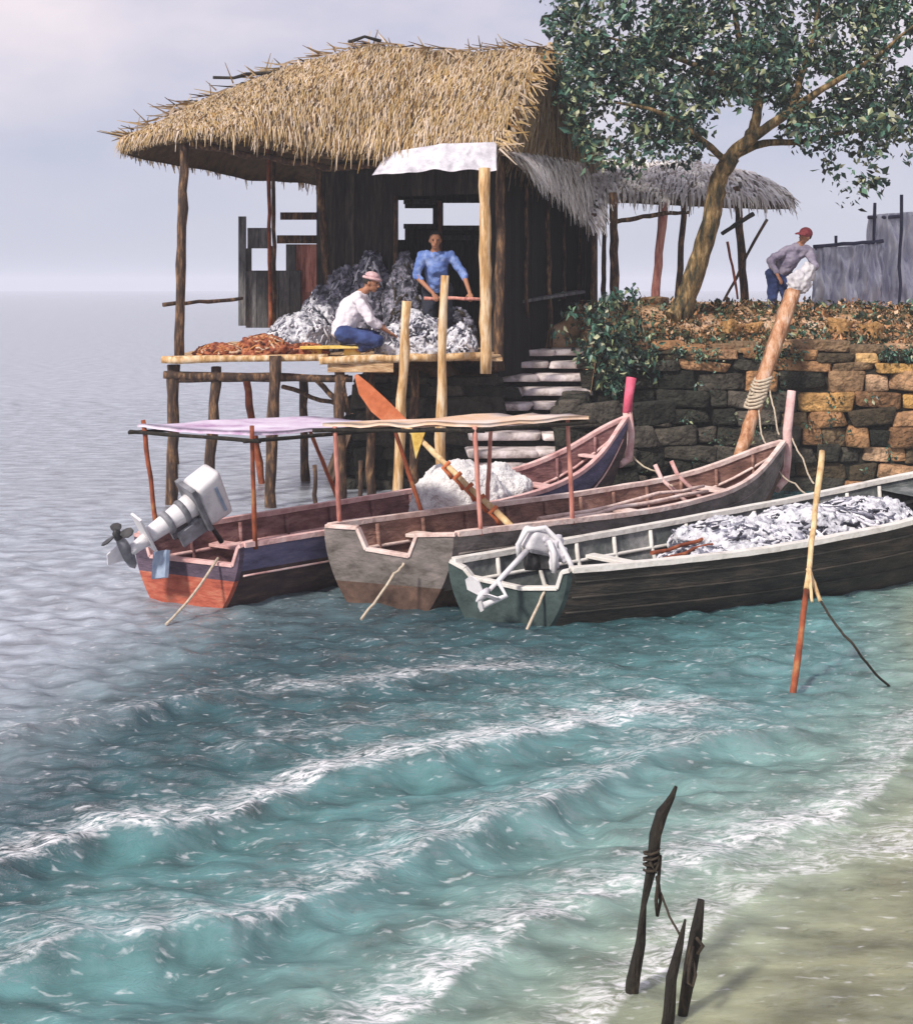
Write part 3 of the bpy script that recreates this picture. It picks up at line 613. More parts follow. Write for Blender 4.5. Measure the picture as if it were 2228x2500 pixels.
# lean-to shelter on the bank
sh=thing('open_shelter','open shelter with a low grey thatched roof on thin posts behind the tree','shelter',(3.3,23,2.6))
mb=MB()
thatch(mb,[P(1270,385,22.6),P(1480,392,24),P(1700,395,24),P(1840,425,24)],[P(1440,545,20.8),P(1480,470,21.6),P(1640,478,21.8),P(1930,490,22.6)],2600,length=.5,fringe=500,fl=.3)
thatch(mb,[P(1840,425,24),P(1700,395,24),P(1480,392,24),P(1270,385,22.6)],[P(1930,490,25.5),P(1700,470,26.5),P(1480,470,26.5),P(1290,470,25)],700,length=.5,fringe=100)
mb.build('roof',['straw_grey','thatch_under'],sh)
for (x,y0,xb,y1,dd,r,mt) in ((1450,520,1448,760,20.9,.05,'brown_pole'),(1496,470,1500,750,21.3,.08,'brown_pole'),(1475,500,1472,750,21.4,.045,'brown_pole'),(1622,465,1596,745,21.9,.085,'pink_wood'),(1672,465,1650,745,22.2,.06,'brown_pole'),(1796,455,1822,745,22.4,.075,'brown_pole')):
    mb=MB(); a=P(x,y0,dd); b=P(xb,y1,dd); b.z=min(b.z,bank_z(b.x,b.y)-.1); mb.pole(a,b,r*.9,r,seg=10,bend=.006); mb.build('post',mt,sh)
mb=MB(); mb.pole(P(1500,542,21.3),P(1622,520,21.8),.04); mb.pole(P(1622,520,21.8),P(1680,518,22.2),.035); mb.build('rail','brown_pole',sh)
mb=wall_rects(P(1345,700,23.2).to_2d(),P(1455,700,21.2).to_2d(),2.0,4.6,[],pw=.15); mb.build('wall','dark_wood',sh)

# ramp, sticks, fence, propped poles
mb=MB()
for k in range(4): mb.beam(P(1232,742,19.6)+V((0,.16*k,0)),P(1420,712,20.9)+V((0,.16*k,0)),.15,.05)
mb.build('x','grey_wood'); o=COL.objects['x']; o.name='plank_ramp'; tag(o,'weathered grey plank ramp leaning up the bank beside the hut wall','ramp')
pr=thing('pole_rack','crossed bamboo poles tied into a rack right of the tree','rack',P(1800,745,22.0))
for a,b,r,mt in ((P(1838,522,21.9),P(1762,570,21.7),.045,'black_wood'),(P(1872,535,22.2),P(1765,735,22.3),.03,'brown_pole'),(P(1775,590,22),P(1800,730,21.8),.025,'bamboo_red')):
    mb=MB(); b=V(b); mb.pole(a,b,r,r*.8); mb.build('pole',mt,pr)
nf=thing('net_fence','pale blue fishing net hung to dry on a rough fence at the far right','fence',P(2120,745,22.5))
for (pts,zb,nm) in (([(1985,605),(2080,600),(2150,590)],752,'net'),([(2120,525),(2170,520),(2260,515),(2420,512)],752,'net')):
    tp=[P(x,y,22.6 if pts[0][0]<2000 else 23.2) for x,y in pts]; bt=[V((p.x-.1,p.y-.3,2.3)) for p in tp]
    cloth(tp,bt,nu=90,nv=24,amp=.28,dip=.0).build(nm,'far_net',nf)
for a,b in ((P(1985,602,22.6),P(2155,588,22.6)),(P(2118,530,23.2),P(2450,508,23.2))):
    mb=MB(); mb.pole(a,b,.035); mb.build('rail','far_wood',nf)
for x,y0 in ((2040,575),(2135,495),(2200,475),(2290,480),(1990,600)):
    mb=MB(); mb.pole(P(x,y0,22.7),P(x-6,780,22.7),.03); mb.build('post','far_wood',nf)

# ------------------------------------------------------------------ tree
tree=thing('tree','leaning tree with a twisted trunk and spreading leafy crown above the wall','tree',P(1665,745,20.4))
mb=MB()
def limb(pts,r0,r1,seg=5):
    ps=[V(p) for p in pts]; out=[]; n=len(ps)-1
    for k in range(n*seg+1):
        t=k/(n*seg)*n; i=min(int(t),n-1); f=t-i
        p0,p1,p2,p3=ps[max(i-1,0)],ps[i],ps[i+1],ps[min(i+2,n)]
        out.append(.5*((2*p1)+(p2-p0)*f+(2*p0-5*p1+4*p2-p3)*f*f+(3*p1-p0-3*p2+p3)*f**3))
    m=len(out)-1; mb.tube([p+V((R.uniform(-1,1),R.uniform(-1,1),0))*.012 for p in out],[(r0+(r1-r0)*k/m)*(1+R.uniform(-.08,.08)) for k in range(m+1)],10,0,.08); return out
limb([P(1650,800,20.4),P(1672,730,20.4),P(1705,640,20.3),P(1738,520,20.2),P(1752,440,20.1),P(1790,380,20.0)],.2,.13)
limb([P(1640,775,20.2),P(1665,735,20.3),P(1690,690,20.35)],.13,.1)
b1=limb([P(1752,440,20.1),P(1790,375,20.0),P(1850,325,19.8),P(1925,275,19.6),P(2010,215,19.4),P(2120,150,19.2),P(2230,60,19)],.13,.015)
b2=limb([P(1830,335,19.9),P(1850,270,20.0),P(1835,180,20.2),P(1800,80,20.4),P(1780,-60,20.6)],.1,.03)
b3=limb([P(1780,385,20.0),P(1860,350,20.3),P(1960,345,20.6),P(2080,320,20.8),P(2230,318,21)],.08,.02)
b4=limb([P(1850,260,20),P(1740,180,20.3),P(1620,130,20.5),P(1480,90,20.6)],.07,.02)
b5=limb([P(1775,395,20),P(1700,330,19.5),P(1600,270,19.2),P(1500,250,19.1)],.06,.015)
b6=limb([P(1925,275,19.6),P(1960,170,20),P(1990,60,20.3),P(2010,-60,20.5)],.07,.02)
mb.build('trunk','bark',tree)
mb=MB()
cl=[]
def inside_crown(px,py):
    if py<40+0 and px<1330: return False
    if px<1345: return False
    lo=np.interp(px,[1345,1400,1470,1560,1650,1720,1790,1860,1930,2000,2060,2100,2160,2228,2500],[150,330,400,415,400,370,250,250,330,400,480,500,420,380,360])
    if py>lo: return False
    if ((px-1790)/85)**2+((py-320)/75)**2<1: return False
    if ((px-1880)/45)**2+((py-300)/40)**2<1: return False
    return True
for k in range(1700):
    px=R.uniform(1345,2480); py=R.uniform(-220,505)
    if k>1250: px=R.uniform(1345,2300); py=R.uniform(20,330)
    if inside_crown(px,py):
        if py>330 and px>1900 and R.random()<.45: continue
        if noise.noise(V((px*.011,py*.013,1.5)))<-.3: continue
        dd=R.gauss(20.2,.85); c=P(px,py,dd); leaves(mb,c,(.2,.25,.19),R.randint(12,30),R.choice((.1,.13,.15)))
mb.build('crown','leaf',tree)
mb=MB()
for k in range(70):
    px,py=R.gauss(1490,38),R.gauss(830,62); c=P(px,min(py,950),18.75+R.uniform(-.15,.25)); leaves(mb,c,(.16,.16,.16),16,.11,droop=.8)
bsh=thing('bush','dark leafy bush hanging over the wall beside the steps','bush',P(1490,860,18.9)); mb.build('leaves','leaf',bsh)
mb=MB()
for k in range(10): mb.pole(P(1480+k*5,780,19.1),P(1440+k*12,R.uniform(850,930),18.7),.012,.006)
mb.build('stem','bark',bsh)
mb=MB()
for k in range(1500):
    x=R.uniform(1.9,9.5); y=19.25+abs(R.gauss(0,1.1)); z=bank_z(x,y); leaves(mb,(x,y,z+.03),(.2,.2,.07),12,R.choice((.045,.06,.1)),droop=-.2,mi=R.choice((0,0,0,1)))
tag(mb.build('undergrowth',['litter','leaf']),kind='stuff')
rockg='boulders strewn along the top of the bank'
for px,py,s_,lab in ((1605,728,.42,'flat reddish boulder at the foot of the shelter posts'),(1790,800,.36,'pale orange boulder on the bank between tree and leaning timber'),(1830,830,.28,'small pinkish boulder next to the leaning timber'),(2050,800,.4,'pale pink boulder right of the leaning timber top'),(2130,815,.34,'cream boulder on the bank under the net fence'),(1560,800,.3,'brown boulder on the bank beside the dark bush')):
    d_=19.9 if py>760 else 21.3; c=P(px,py,d_); c.z=bank_z(c.x,c.y)+s_*.15; mb=MB(); stone(mb,c,(s_*1.0,s_*.8,s_*.62),Matrix.Rotation(R.uniform(0,3),3,'Z')@Matrix.Rotation(R.uniform(-.3,.3),3,'Y'),0,.34)
    one('boulder',mb,R.choice(('stone','stone_orange')),lab,'boulder',c,rockg)

# ------------------------------------------------------------------ boats
class Boat:
    def __init__(s,name,label,S,B,w0,wm,tm,skew,zs,depth=.28,keel=-.2,wend=.03,flare=.72):
        s.S=V((*S,0)); s.B=V((*B,0)); s.ax=(s.B-s.S).normalized(); s.n=V((s.ax.y,-s.ax.x,0)); s.L=(s.B-s.S).length
        s.w0,s.wm,s.tm,s.skew,s.zs,s.keel,s.wend,s.flare=w0,wm,tm,skew,zs,keel,wend,flare
        s.root=thing(name,label,'boat',(s.S+s.B)/2,'wooden fishing boats moored side by side below the hut')
    def w(s,t):
        if t<s.tm: f=t/s.tm; return s.w0+(s.wm-s.w0)*math.sin(f*math.pi/2)
        f=(t-s.tm)/(1-s.tm); return s.wend+(s.wm-s.wend)*(1-f**2.3)
    def z(s,t): return float(np.interp(t,[a for a,b in s.zs],[b for a,b in s.zs]))
    def zsm(s,t): return sum(s.z(min(max(t+k*.02,0),1)) for k in range(-4,5))/9
    def kz(s,t):
        k=s.keel
        return k if t<.75 else k+(s.zsm(1)-k)*.75*((t-.75)/.25)**2.2
    def pt(s,t,side,h,inset=0.0):      # h 0 keel..1 gunwale
        zg=s.zsm(t); kz=s.kz(t); z=kz+(zg-kz)*h
        ww=max(s.w(t)-inset,.005); prof=s.flare*.55+(1-s.flare*.55)*math.sin(min(max(h,0),1)*math.pi/2)**.8
        off=ww*prof*side
        sk=s.skew*side*max(0,1-t*2.2)*prof
        rake=-.18*(1-h)*(1 if t<.05 else 0)*0
        return s.S+s.ax*(t*s.L+sk)+s.n*off+V((0,0,z))
    def hull(s,bands,inner,mats,tstart=0.0):
        mb=MB(); nt_=48; nh=10; hs=[k/nh for k in range(nh+1)]
        for lay in (0,1):
            g=[]
            for i in range(nt_+1):
                t=tstart+(1-tstart)*i/nt_
                for side in (-1,1):
                    for h in (hs if side==1 else hs[::-1]):
                        hh=h if not lay else h*.9+.1 if h<1 else 1
                        g.append(s.pt(t,side,hh,.035*lay))
            m=2*(nh+1); fs=[]; 
            for i in range(nt_):
                for k in range(m-1):
                    a=i*m+k; f=(a,a+1,a+m+1,a+m)
                    h=abs(k-nh-.5)/nh if True else 0
                    hk=(k-(nh+1))/nh if k>nh else (nh-k)/nh
                    mi=inner if lay else (bands[1] if hk>bands[2] else bands[0])
                    mb.add([g[q] for q in (f if not lay else f[::-1])],[(0,1,2,3)],mi,True)
        me_o=mb.build('hull',mats,s.root)
        bm=bmesh.new(); bm.from_mesh(me_o.data); bmesh.ops.remove_doubles(bm,verts=bm.verts,dist=.0005); bm.to_mesh(me_o.data); bm.free()
        return me_o
    def rails(s,mat_,w=.07,h=.05,t0=0.0,t1=1.0):
        for side in (-1,1):
            mb=MB(); n=40; ring=[]
            for i in range(n+1):
                t=t0+(t1-t0)*i/n; p=s.pt(t,side,1,.015); q=s.pt(min(t+.01,1),side,1,.015)
                for (a,b) in ((-w/2,-h/2),(w/2,-h/2),(w/2,h/2),(-w/2,h/2)): ring.append(p+s.n*a*1.0+V((0,0,b+.012+R.uniform(-.003,.003))))
            fs=[(i*4+k,i*4+(k+1)%4,(i+1)*4+(k+1)%4,(i+1)*4+k) for i in range(n) for k in range(4)]+[(3,2,1,0),(n*4,n*4+1,n*4+2,n*4+3)]
            mb.add(ring,fs); mb.build('gunwale',mat_,s.root)
    def thwart(s,t,h,mat_,w=.2,th=.035,name='thwart'):
        a=s.pt(t,-1,h,.04); b=s.pt(t,1,h,.04); b.z=a.z; mb=MB(); mb.beam(a,b,w,th); return mb.build(name,mat_,s.root)
    def ribs(s,ts,mat_,w=.045):
        for t in ts:
            for side in (-1,1):
                mb=MB(); pts=[s.pt(t,side,h,.05) for h in (.12,.3,.5,.75,.97)]
                mb.tube(pts,w*.5,6); mb.build('rib',mat_,s.root)
    def stringer(s,side,h,t0,t1,mat_,name='stringer',w=.04):
        mb=MB(); mb.tube([s.pt(t0+(t1-t0)*k/20,side,h,.05) for k in range(21)],w*.5,6); mb.build(name,mat_,s.root)
    def floor(s,h,mat_,t0=.04,t1=.85):
        mb=MB(); n=24
        for q in range(5):
            a=-.8+q*.33; g=[]
            for i in range(n+1):
                t=t0+(t1-t0)*i/n
                for e in (a,a+.31):
                    p=s.pt(t,1,h,.06); c=s.S+s.ax*(t*s.L); c.z=p.z; off=(p-c)
                    off2=V((off.x,off.y,0)); g.append(c+off2*e+V((0,0,R.uniform(0,.004))))
            mb.add(g,[(2*i,2*i+1,2*i+3,2*i+2) for i in range(n)])
        return mb.build('floorboard',mat_,s.root)
    def transom(s,notch,mats,th=.05,bands=None,cap=None,name='transom'):
        # notch: list of (side, drop) along the top edge, from the far corner to the near one
        nh=8; outl=[s.pt(0,-1,1-k/nh) for k in range(nh)]+[s.pt(0,-1,0)]+[s.pt(0,1,k/nh) for k in range(nh+1)]
        tops=[]
        for sd,dr in notch[::-1]:
            a=s.pt(0,-1,1); b=s.pt(0,1,1); tops.append(a.lerp(b,(sd+1)/2)-V((0,0,dr)))
        bm=bmesh.new(); d=-s.ax*th
        poly=outl+tops
        v0=[bm.verts.new(p-s.root.location) for p in poly]; f=bm.faces.new(v0)
        r=bmesh.ops.extrude_face_region(bm,geom=[f]); vs=[g for g in r['geom'] if isinstance(g,bmesh.types.BMVert)]
        bmesh.ops.translate(bm,verts=vs,vec=d); bmesh.ops.triangulate(bm,faces=bm.faces[:])
        if bands:
            bmesh.ops.bisect_plane(bm,geom=bm.verts[:]+bm.edges[:]+bm.faces[:],plane_co=(0,0,bands),plane_no=(0,0,1))
            for fc in bm.faces: fc.material_index = 1 if fc.calc_center_median().z<bands else 0
        bmesh.ops.recalc_face_normals(bm,faces=bm.faces[:])
        me=bpy.data.meshes.new(name); bm.to_mesh(me); bm.free()
        for m in mats: me.materials.append(M[m])
        o=bpy.data.objects.new(name,me); COL.objects.link(o); o.parent=s.root; OFF[o]=OFF[s.root]
        if cap:
            mb=MB(); pts=[s.pt(0,-1,1)]+tops[::-1]+[s.pt(0,1,1)]
            for a,b in zip(pts,pts[1:]): mb.beam(a+d*.5+V((0,0,.012)),b+d*.5+V((0,0,.012)),.075,.035)
            mb.build('transom_cap',cap,s.root)
        return o

A=Boat('fishing_boat','long boat with violet hull, red stern band and pink prow, farthest of the boats',(-2.62,12.1),(2.3,16.7),.59,.68,.42,.24,[(0,.6),(.5,.6),(.72,.66),(.86,.86),(.95,1.15),(1,1.42)],keel=-.22)
A.hull((0,1,.62),2,['a_low','a_high','a_in']); A.rails('a_rail'); A.floor(.3,'a_in')
A.transom([(-.8,.02),(-.7,.2),(.85,.2),(.95,.02)],['a_purple','a_red'],bands=.26,cap='a_rail')
for t,h in ((.12,.75),(.36,.72),(.62,.75),(.78,.78)): A.thwart(t,h,'a_rail')
A.ribs([.08+.085*k for k in range(11)],'a_in')
for sd in (-1,1): A.stringer(sd,.7,.02,.98,'a_rail')
A.thwart(.9,.82,'a_rail',w=.12,name='breasthook'); A.thwart(.945,.6,'a_rail',w=.08,name='breasthook')
mb=MB(); e_=A.B+V((0,0,1.36)); mb.tube([A.pt(.97,1,.1)-A.n*.02+A.ax*.02,A.B+A.ax*.06+V((0,0,.75)),A.B+A.ax*.1+V((0,0,1.1)),A.B+A.ax*.03+V((0,0,1.4))],[.05,.06,.06,.065],8); mb.build('stem','a_rail',A.root)
mb=MB(); mb.tube([A.B+A.ax*.03+V((0,0,1.38)),A.B+A.ax*.06+V((0,0,1.6)),A.B+A.ax*.12+V((0,0,1.86))],[.066,.062,.07],8); mb.build('stem_head','hot_pink',A.root)

B_=Boat('fishing_boat','grey boat with notched transom and flat tan canopy, between violet and black boats',(-.63,12.0),(4.3,16.2),.58,.66,.45,.35,[(0,.72),(.5,.62),(.75,.66),(.9,.85),(1,1.1)],keel=-.2)
B_.hull((0,1,.35),2,['b_low','b_hull','b_in']); B_.rails('b_rail'); B_.floor(.3,'b_in')
B_.transom([(-.5,.0),(-.36,.2),(.3,.24),(.42,.03)],['b_hull','b_low'],bands=.2,cap='b_rail')
for t,h in ((.14,.8),(.34,.72),(.58,.75),(.8,.8)): B_.thwart(t,h,'b_rail')
B_.ribs([.08+.085*k for k in range(11)],'b_in')
for sd in (-1,1): B_.stringer(sd,.72,.02,.98,'b_rail')
for k,(a,b) in enumerate(((.28,.72),(.33,.75))):
    mb=MB(); mb.pole(B_.pt(a,.3-.5*k,.88),B_.pt(b,.35-.4*k,.95),.025,.02); mb.build('stowed_pole','b_rail',B_.root)
mb=MB(); mb.tube([B_.pt(.96,1,.05)+B_.ax*.03,B_.B+B_.ax*.05+V((0,0,.55)),B_.B+B_.ax*.1+V((0,0,.9)),B_.B+B_.ax*.1+V((0,0,1.2)),B_.B+B_.ax*.2+V((0,0,1.72))],[.05,.055,.06,.06,.055],8); mb.build('stem','a_rail',B_.root)
for sd in (0,):
    for k in (0,1):
        c=B_.pt(.72+.04*k,-1,1); mb=MB(); mb.tube([c+V((-.08,0,.2)),c+V((0,-.02,.02)),B_.pt(.75+.04*k,-.2,.55)],.028,6); mb.build('thole_post','a_rail',B_.root)

C=Boat('fishing_boat','black hulled boat with white gunwales carrying a heap of nets, nearest to the shore',(.51,11.4),(7.0,14.55),.42,.82,.5,.4,[(0,.5),(.3,.56),(.6,.7),(.85,.95),(1,1.3)],keel=-.22)
C.hull((0,1,.97),2,['c_hull','c_rail','c_in']); C.rails('c_rail',w=.09,h=.05); C.floor(.3,'c_in')
C.transom([(-.75,.06),(-.62,.14),(.2,.2),(.8,.17),(.88,.02)],['c_stern'],cap='c_rail')
for t,h in ((.2,.78),(.4,.75),(.66,.85)): C.thwart(t,h,'c_rail',w=.14)
C.ribs([.06+.06*k for k in range(12)],'c_rail')
for sd in (-1,1): C.stringer(sd,.74,.02,.95,'c_rail')
mb=MB(); g=[C.pt(.72+.28*k/8,sd,.93,.05) for k in range(9) for sd in (-1,1)]; mb.add(g,[(2*i,2*i+1,2*i+3,2*i+2) for i in range(8)]); mb.build('foredeck','c_in',C.root)

for bt,mt_,hs_ in ((A,'a_rail',(.64,)),(B_,'b_hull',(.8,.5)),(C,'c_hull',(.86,.66,.46))):
    for sd in (-1,1):
        for h_ in hs_:
            mb=MB(); mb.tube([bt.pt(.005+.97*k/30,sd,h_,-.006) for k in range(31)],.011,6); mb.build('strake',mt_,bt.root)

# canopies (each is fixed to its boat)
def canopy(boat,top,posts,mt,edge,pm):
    mb=MB(); nu,nv=16,8; g=[]
    for lay in (0,1):
        for j in range(nv+1):
            for i in range(nu+1):
                u,v=i/nu,j/nv; p=top[0].lerp(top[1],u).lerp(top[3].lerp(top[2],u),v)
                g.append(p+V((0,0,.03*noise.noise(V((u*6,v*4,top[0].x)))-.025*math.sin(math.pi*u)*math.sin(math.pi*v)+.03-.035*lay)))
    q=(nu+1)*(nv+1); fs=[]
    for lay in (0,1):
        for j in range(nv):
            for i in range(nu):
                a=lay*q+j*(nu+1)+i; f=(a,a+1,a+nu+2,a+nu+1); fs.append(f if not lay else f[::-1])
    for i in range(nu):
        for j in (0,nv): a=j*(nu+1)+i; fs.append((a,a+1,q+a+1,q+a))
    for j in range(nv):
        for i in (0,nu): a=j*(nu+1)+i; fs.append((a,a+nu+1,q+a+nu+1,q+a))
    mb.add(g,fs,0,True); c=mb.build('canopy',mt,boat.root)
    for k in range(4):
        a=top[k]; b=top[(k+1)%4]; e=(b-a).normalized()*.1; mb=MB(); mb.pole(a-e-V((0,0,.045)),b+e-V((0,0,.045)),.02,.02,bend=.003); mb.build('canopy_pole',edge,c)
    for a,b in posts:
        mb=MB(); mb.pole(a,b,.022,.025,seg=8,bend=.004); mb.build('canopy_post',pm,boat.root)
zc=1.74
def above(p,z): return V((p.x,p.y,z))
q0,q1,q2,q3=A.pt(.0,-1,1),A.pt(.03,1,1),A.pt(.37,1,1),A.pt(.37,-1,1)
tA=[P(335,1062,12.55),P(615,1086,11.85),P(960,1062,13.3),P(745,1040,14.2)]
for p,z in zip(tA,(1.66,1.66,1.6,1.58)): p.z=z
canopy(A,tA,[(tA[0]+V((.06,0,.08)),A.pt(.03,-1,.97)),(tA[1]+V((0,0,.1)),A.pt(.02,1,.95)),(tA[2],A.pt(.36,1,.98)),(tA[3],A.pt(.36,-1,.98))],'canopy_violet','black_wood','bamboo_red')
tB=[V((p.x,p.y,z)) for p,z in ((B_.pt(.0,-.9,1)+V((-.12,0,0)),1.72),(B_.pt(.05,.9,1),1.74),(B_.pt(.265,.9,1)+V((.22,0,0)),1.74),(B_.pt(.3,-.9,1),1.66))]
canopy(B_,tB,[(tB[0]+V((.12,0,0)),B_.pt(.02,-1,.97)),(tB[1],B_.pt(.05,1,.97)),(tB[2]-V((.22,0,0)),B_.pt(.265,1,.97)),(tB[3],B_.pt(.3,-1,.97))],'canopy_tan','black_wood','pink_wood')

# ------------------------------------------------------------------ outboard motors
om=thing('outboard_motor','white outboard motor tilted up on the stern of the violet boat','outboard motor',(0,0,0))
OFF[om]=V((0,0,0))
mb=MB(); prof=[]
bmx=bmesh.new(); bmesh.ops.create_cube(bmx,size=1)
for v in bmx.verts: v.co=V((v.co.x*(.52 if v.co.z>0 else .46),v.co.y*(.3 if v.co.z>0 else .34),v.co.z*.3+ (.02 if v.co.x<0 else -.02)))
bmesh.ops.bevel(bmx,geom=bmx.edges[:],offset=.065,segments=4,affect='EDGES',profile=.6)
bmx.verts.index_update(); mb.add([v.co+V((.02,0,.42)) for v in bmx.verts],[tuple(v.index for v in f.verts) for f in bmx.faces],0,True); bmx.free(); cw=mb.build('cowl','motor_white',om)
mb=MB(); mb.box((.02,0,.255),(.5,.355,.05)); mb.build('cowl_band','motor_grey',cw)
mb=MB(); mb.lathe((0,0,.25),(0,0,-.28),[(0,.13),(.15,.12),(.5,.1),(.85,.085),(1,.08)],14); mb.build('midsection','motor_white',om)
for z in (.12,-.06): 
    mb=MB(); mb.lathe((0,0,z+.03),(0,0,z-.03),[(0,.118),(.5,.128),(1,.118)],14); mb.build('collar','motor_grey',om)
mb=MB(); mb.box((-.06,0,-.3),(.4,.2,.025)); mb.build('cavitation_plate','motor_white',om)
mb=MB(); mb.lathe((.02,0,-.28),(.02,0,-.52),[(0,.075),(.5,.06),(1,.055)],12); mb.add([(.1,-.012,-.5),(.1,.012,-.5),(-.12,.012,-.5),(-.12,-.012,-.5),(.0,-.006,-.74),(.0,.006,-.74),(-.1,.006,-.7),(-.1,-.006,-.7)],[(0,1,2,3),(4,7,6,5),(0,4,5,1),(1,5,6,2),(2,6,7,3),(3,7,4,0)]); mb.build('gearcase','motor_white',om)
mb=MB(); mb.lathe((.22,0,-.53),(-.2,0,-.53),[(0,.004),(.12,.04),(.4,.062),(.75,.055),(1,.03)],14); mb.build('gearcase','motor_grey',om)
mb=MB(); mb.lathe((-.18,0,-.53),(-.28,0,-.53),[(0,.045),(.7,.04),(1,.01)],12)
for k in range(3):
    w_=k*2*math.pi/3+.4; u_=V((0,math.cos(w_),math.sin(w_))); t_=V((.3,-math.sin(w_),math.cos(w_))).normalized(); c=V((-.23,0,-.53))
    vs=[]
    for rr,ww in ((.04,.03),(.09,.07),(.14,.075),(.175,.03)):
        for e in (-1,1):
            for th in (-.005,.005): vs.append(c+u_*rr+t_*ww*e*.7+V((th,0,0)))
    fs=[]
    for i in range(3):
        a=i*4; fs+=[(a,a+2,a+6,a+4),(a+1,a+5,a+7,a+3),(a,a+4,a+5,a+1),(a+2,a+3,a+7,a+6)]
    fs+=[(12,14,15,13)]; mb.add(vs,fs)
mb.build('propeller','metal_dark',om)
mb=MB(); mb.box((.2,.1,.1),(.16,.04,.3)); mb.box((.2,-.1,.1),(.16,.04,.3)); mb.box((.14,0,.16),(.08,.24,.08)); mb.build('clamp','motor_grey',om)
for y_ in (-.172,.172):
    mb=MB(); mb.box((.03,y_,.47),(.3,.006,.03)); mb.build('cowl_stripe','blue_paint',cw)
mb=MB(); mb.tube([(.12,.12,.22),(.2,.2,.05),(.3,.16,-.02),(.42,.1,.1)],.014,6); mb.build('fuel_hose','black_wood',om)
mb=MB(); mb.tube([(.22,.02,.3),(.4,.03,.33),(.62,.05,.36)],[.025,.022,.028],8); mb.build('tiller','metal_dark',om)
ang=math.atan2(A.ax.y,A.ax.x)
om.matrix_world=Matrix.Translation(V((-2.78,12.02,.83)))@Matrix.Rotation(ang-.15,4,'Z')@Matrix.Rotation(math.radians(60),4,'Y')@Matrix.Rotation(.25,4,'Z')
mb=MB(); c=A.pt(0,0,.8); mb.beam(P(395,1345,12.0)+V((0,0,.0)),P(390,1412,11.92),.26,.05,up=A.ax); mb.build('motor_board','blue_paint',A.root)

lm=thing('outboard_motor','white long-shafted motor with cloth-wrapped engine lying on the black boat stern','outboard motor',P(1310,1400,11.5))
bmx=bmesh.new(); bmesh.ops.create_cube(bmx,size=1)
for v in bmx.verts: v.co=V((v.co.x*(.26 if v.co.z>0 else .32),v.co.y*.24,v.co.z*.2))
bmesh.ops.bevel(bmx,geom=bmx.edges[:],offset=.055,segments=4,affect='EDGES',profile=.6); bmx.verts.index_update()
mb=MB(); q_=Matrix.Rotation(.3,3,'Y')@Matrix.Rotation(.5,3,'Z'); c=P(1312,1318,11.55); mb.add([c+q_@v.co for v in bmx.verts],[tuple(v.index for v in f.verts) for f in bmx.faces],0,True); bmx.free(); cw=mb.build('cowl','motor_white',lm)
mb=MB(); mb.box(c-V((.0,0,.09)),(.3,.27,.03),q_); mb.build('cowl_band','motor_grey',cw)
for pp in ([P(1268,1370,11.45),P(1264,1330,11.4),P(1285,1295,11.4),P(1330,1288,11.45),P(1362,1320,11.45),P(1388,1368,11.4),P(1402,1398,11.35)],[P(1340,1320,11.4),P(1352,1350,11.35),P(1352,1398,11.35)]):
    mb=MB(); mb.tube(pp,.026,8); mb.build('frame_tube','motor_white',lm)
mb=MB(); mb.caps(P(1355,1325,11.5),P(1380,1362,11.45),.075,.05); mb.caps(P(1352,1335,11.45),P(1350,1392,11.4),.055,.035); mb.caps(P(1330,1312,11.5),P(1356,1330,11.5),.06,.07)
vox(mb,'engine_wrap','white_cloth',lm,.012,2,noise_amp=.03,noise_scale=14)
mb=MB(); mb.box(P(1318,1365,11.6),(.3,.26,.16)); mb.lathe(P(1300,1352,11.5),P(1300,1385,11.5),[(0,.07),(1,.08)],12); mb.build('engine_block','metal_dark',lm)
mb=MB(); mb.tube([P(1285,1345,11.4),P(1195,1440,11.0)],[.028,.02],8); mb.build('shaft','motor_white',lm)
mb=MB(); pc=P(1178,1452,10.95); ax=(P(1195,1440,11.0)-P(1285,1345,11.4)).normalized()
mb.lathe(pc-ax*.08,pc+ax*.1,[(0,.02),(.4,.045),(1,.008)],10)
for k in range(3):
    a_=ax.orthogonal().normalized(); u_=Quaternion(ax,k*2.094+.5)@a_; t_=(ax.cross(u_)*.8+ax*.5).normalized()
    mb.add([pc+u_*.03-t_*.03,pc+u_*.03+t_*.03,pc+u_*.12+t_*.075,pc+u_*.2+t_*.03,pc+u_*.2-t_*.03,pc+u_*.12-t_*.06,]+[pc+u_*.03-t_*.03+ax*.012,pc+u_*.03+t_*.03+ax*.012,pc+u_*.12+t_*.075+ax*.012,pc+u_*.2+t_*.03+ax*.012,pc+u_*.2-t_*.03+ax*.012,pc+u_*.12-t_*.06+ax*.012],[(0,1,2,3,4,5),(11,10,9,8,7,6)]+[(i,(i+1)%6,6+(i+1)%6,6+i) for i in range(6)])
mb.build('propeller','motor_white',lm)
mb=MB(); mb.tube([P(1250,1385,11.25),P(1215,1420,11.05),P(1235,1455,10.95),P(1180,1478,10.9)],[.02,.024,.022,.03],7); mb.build('skeg_guard','motor_white',lm)

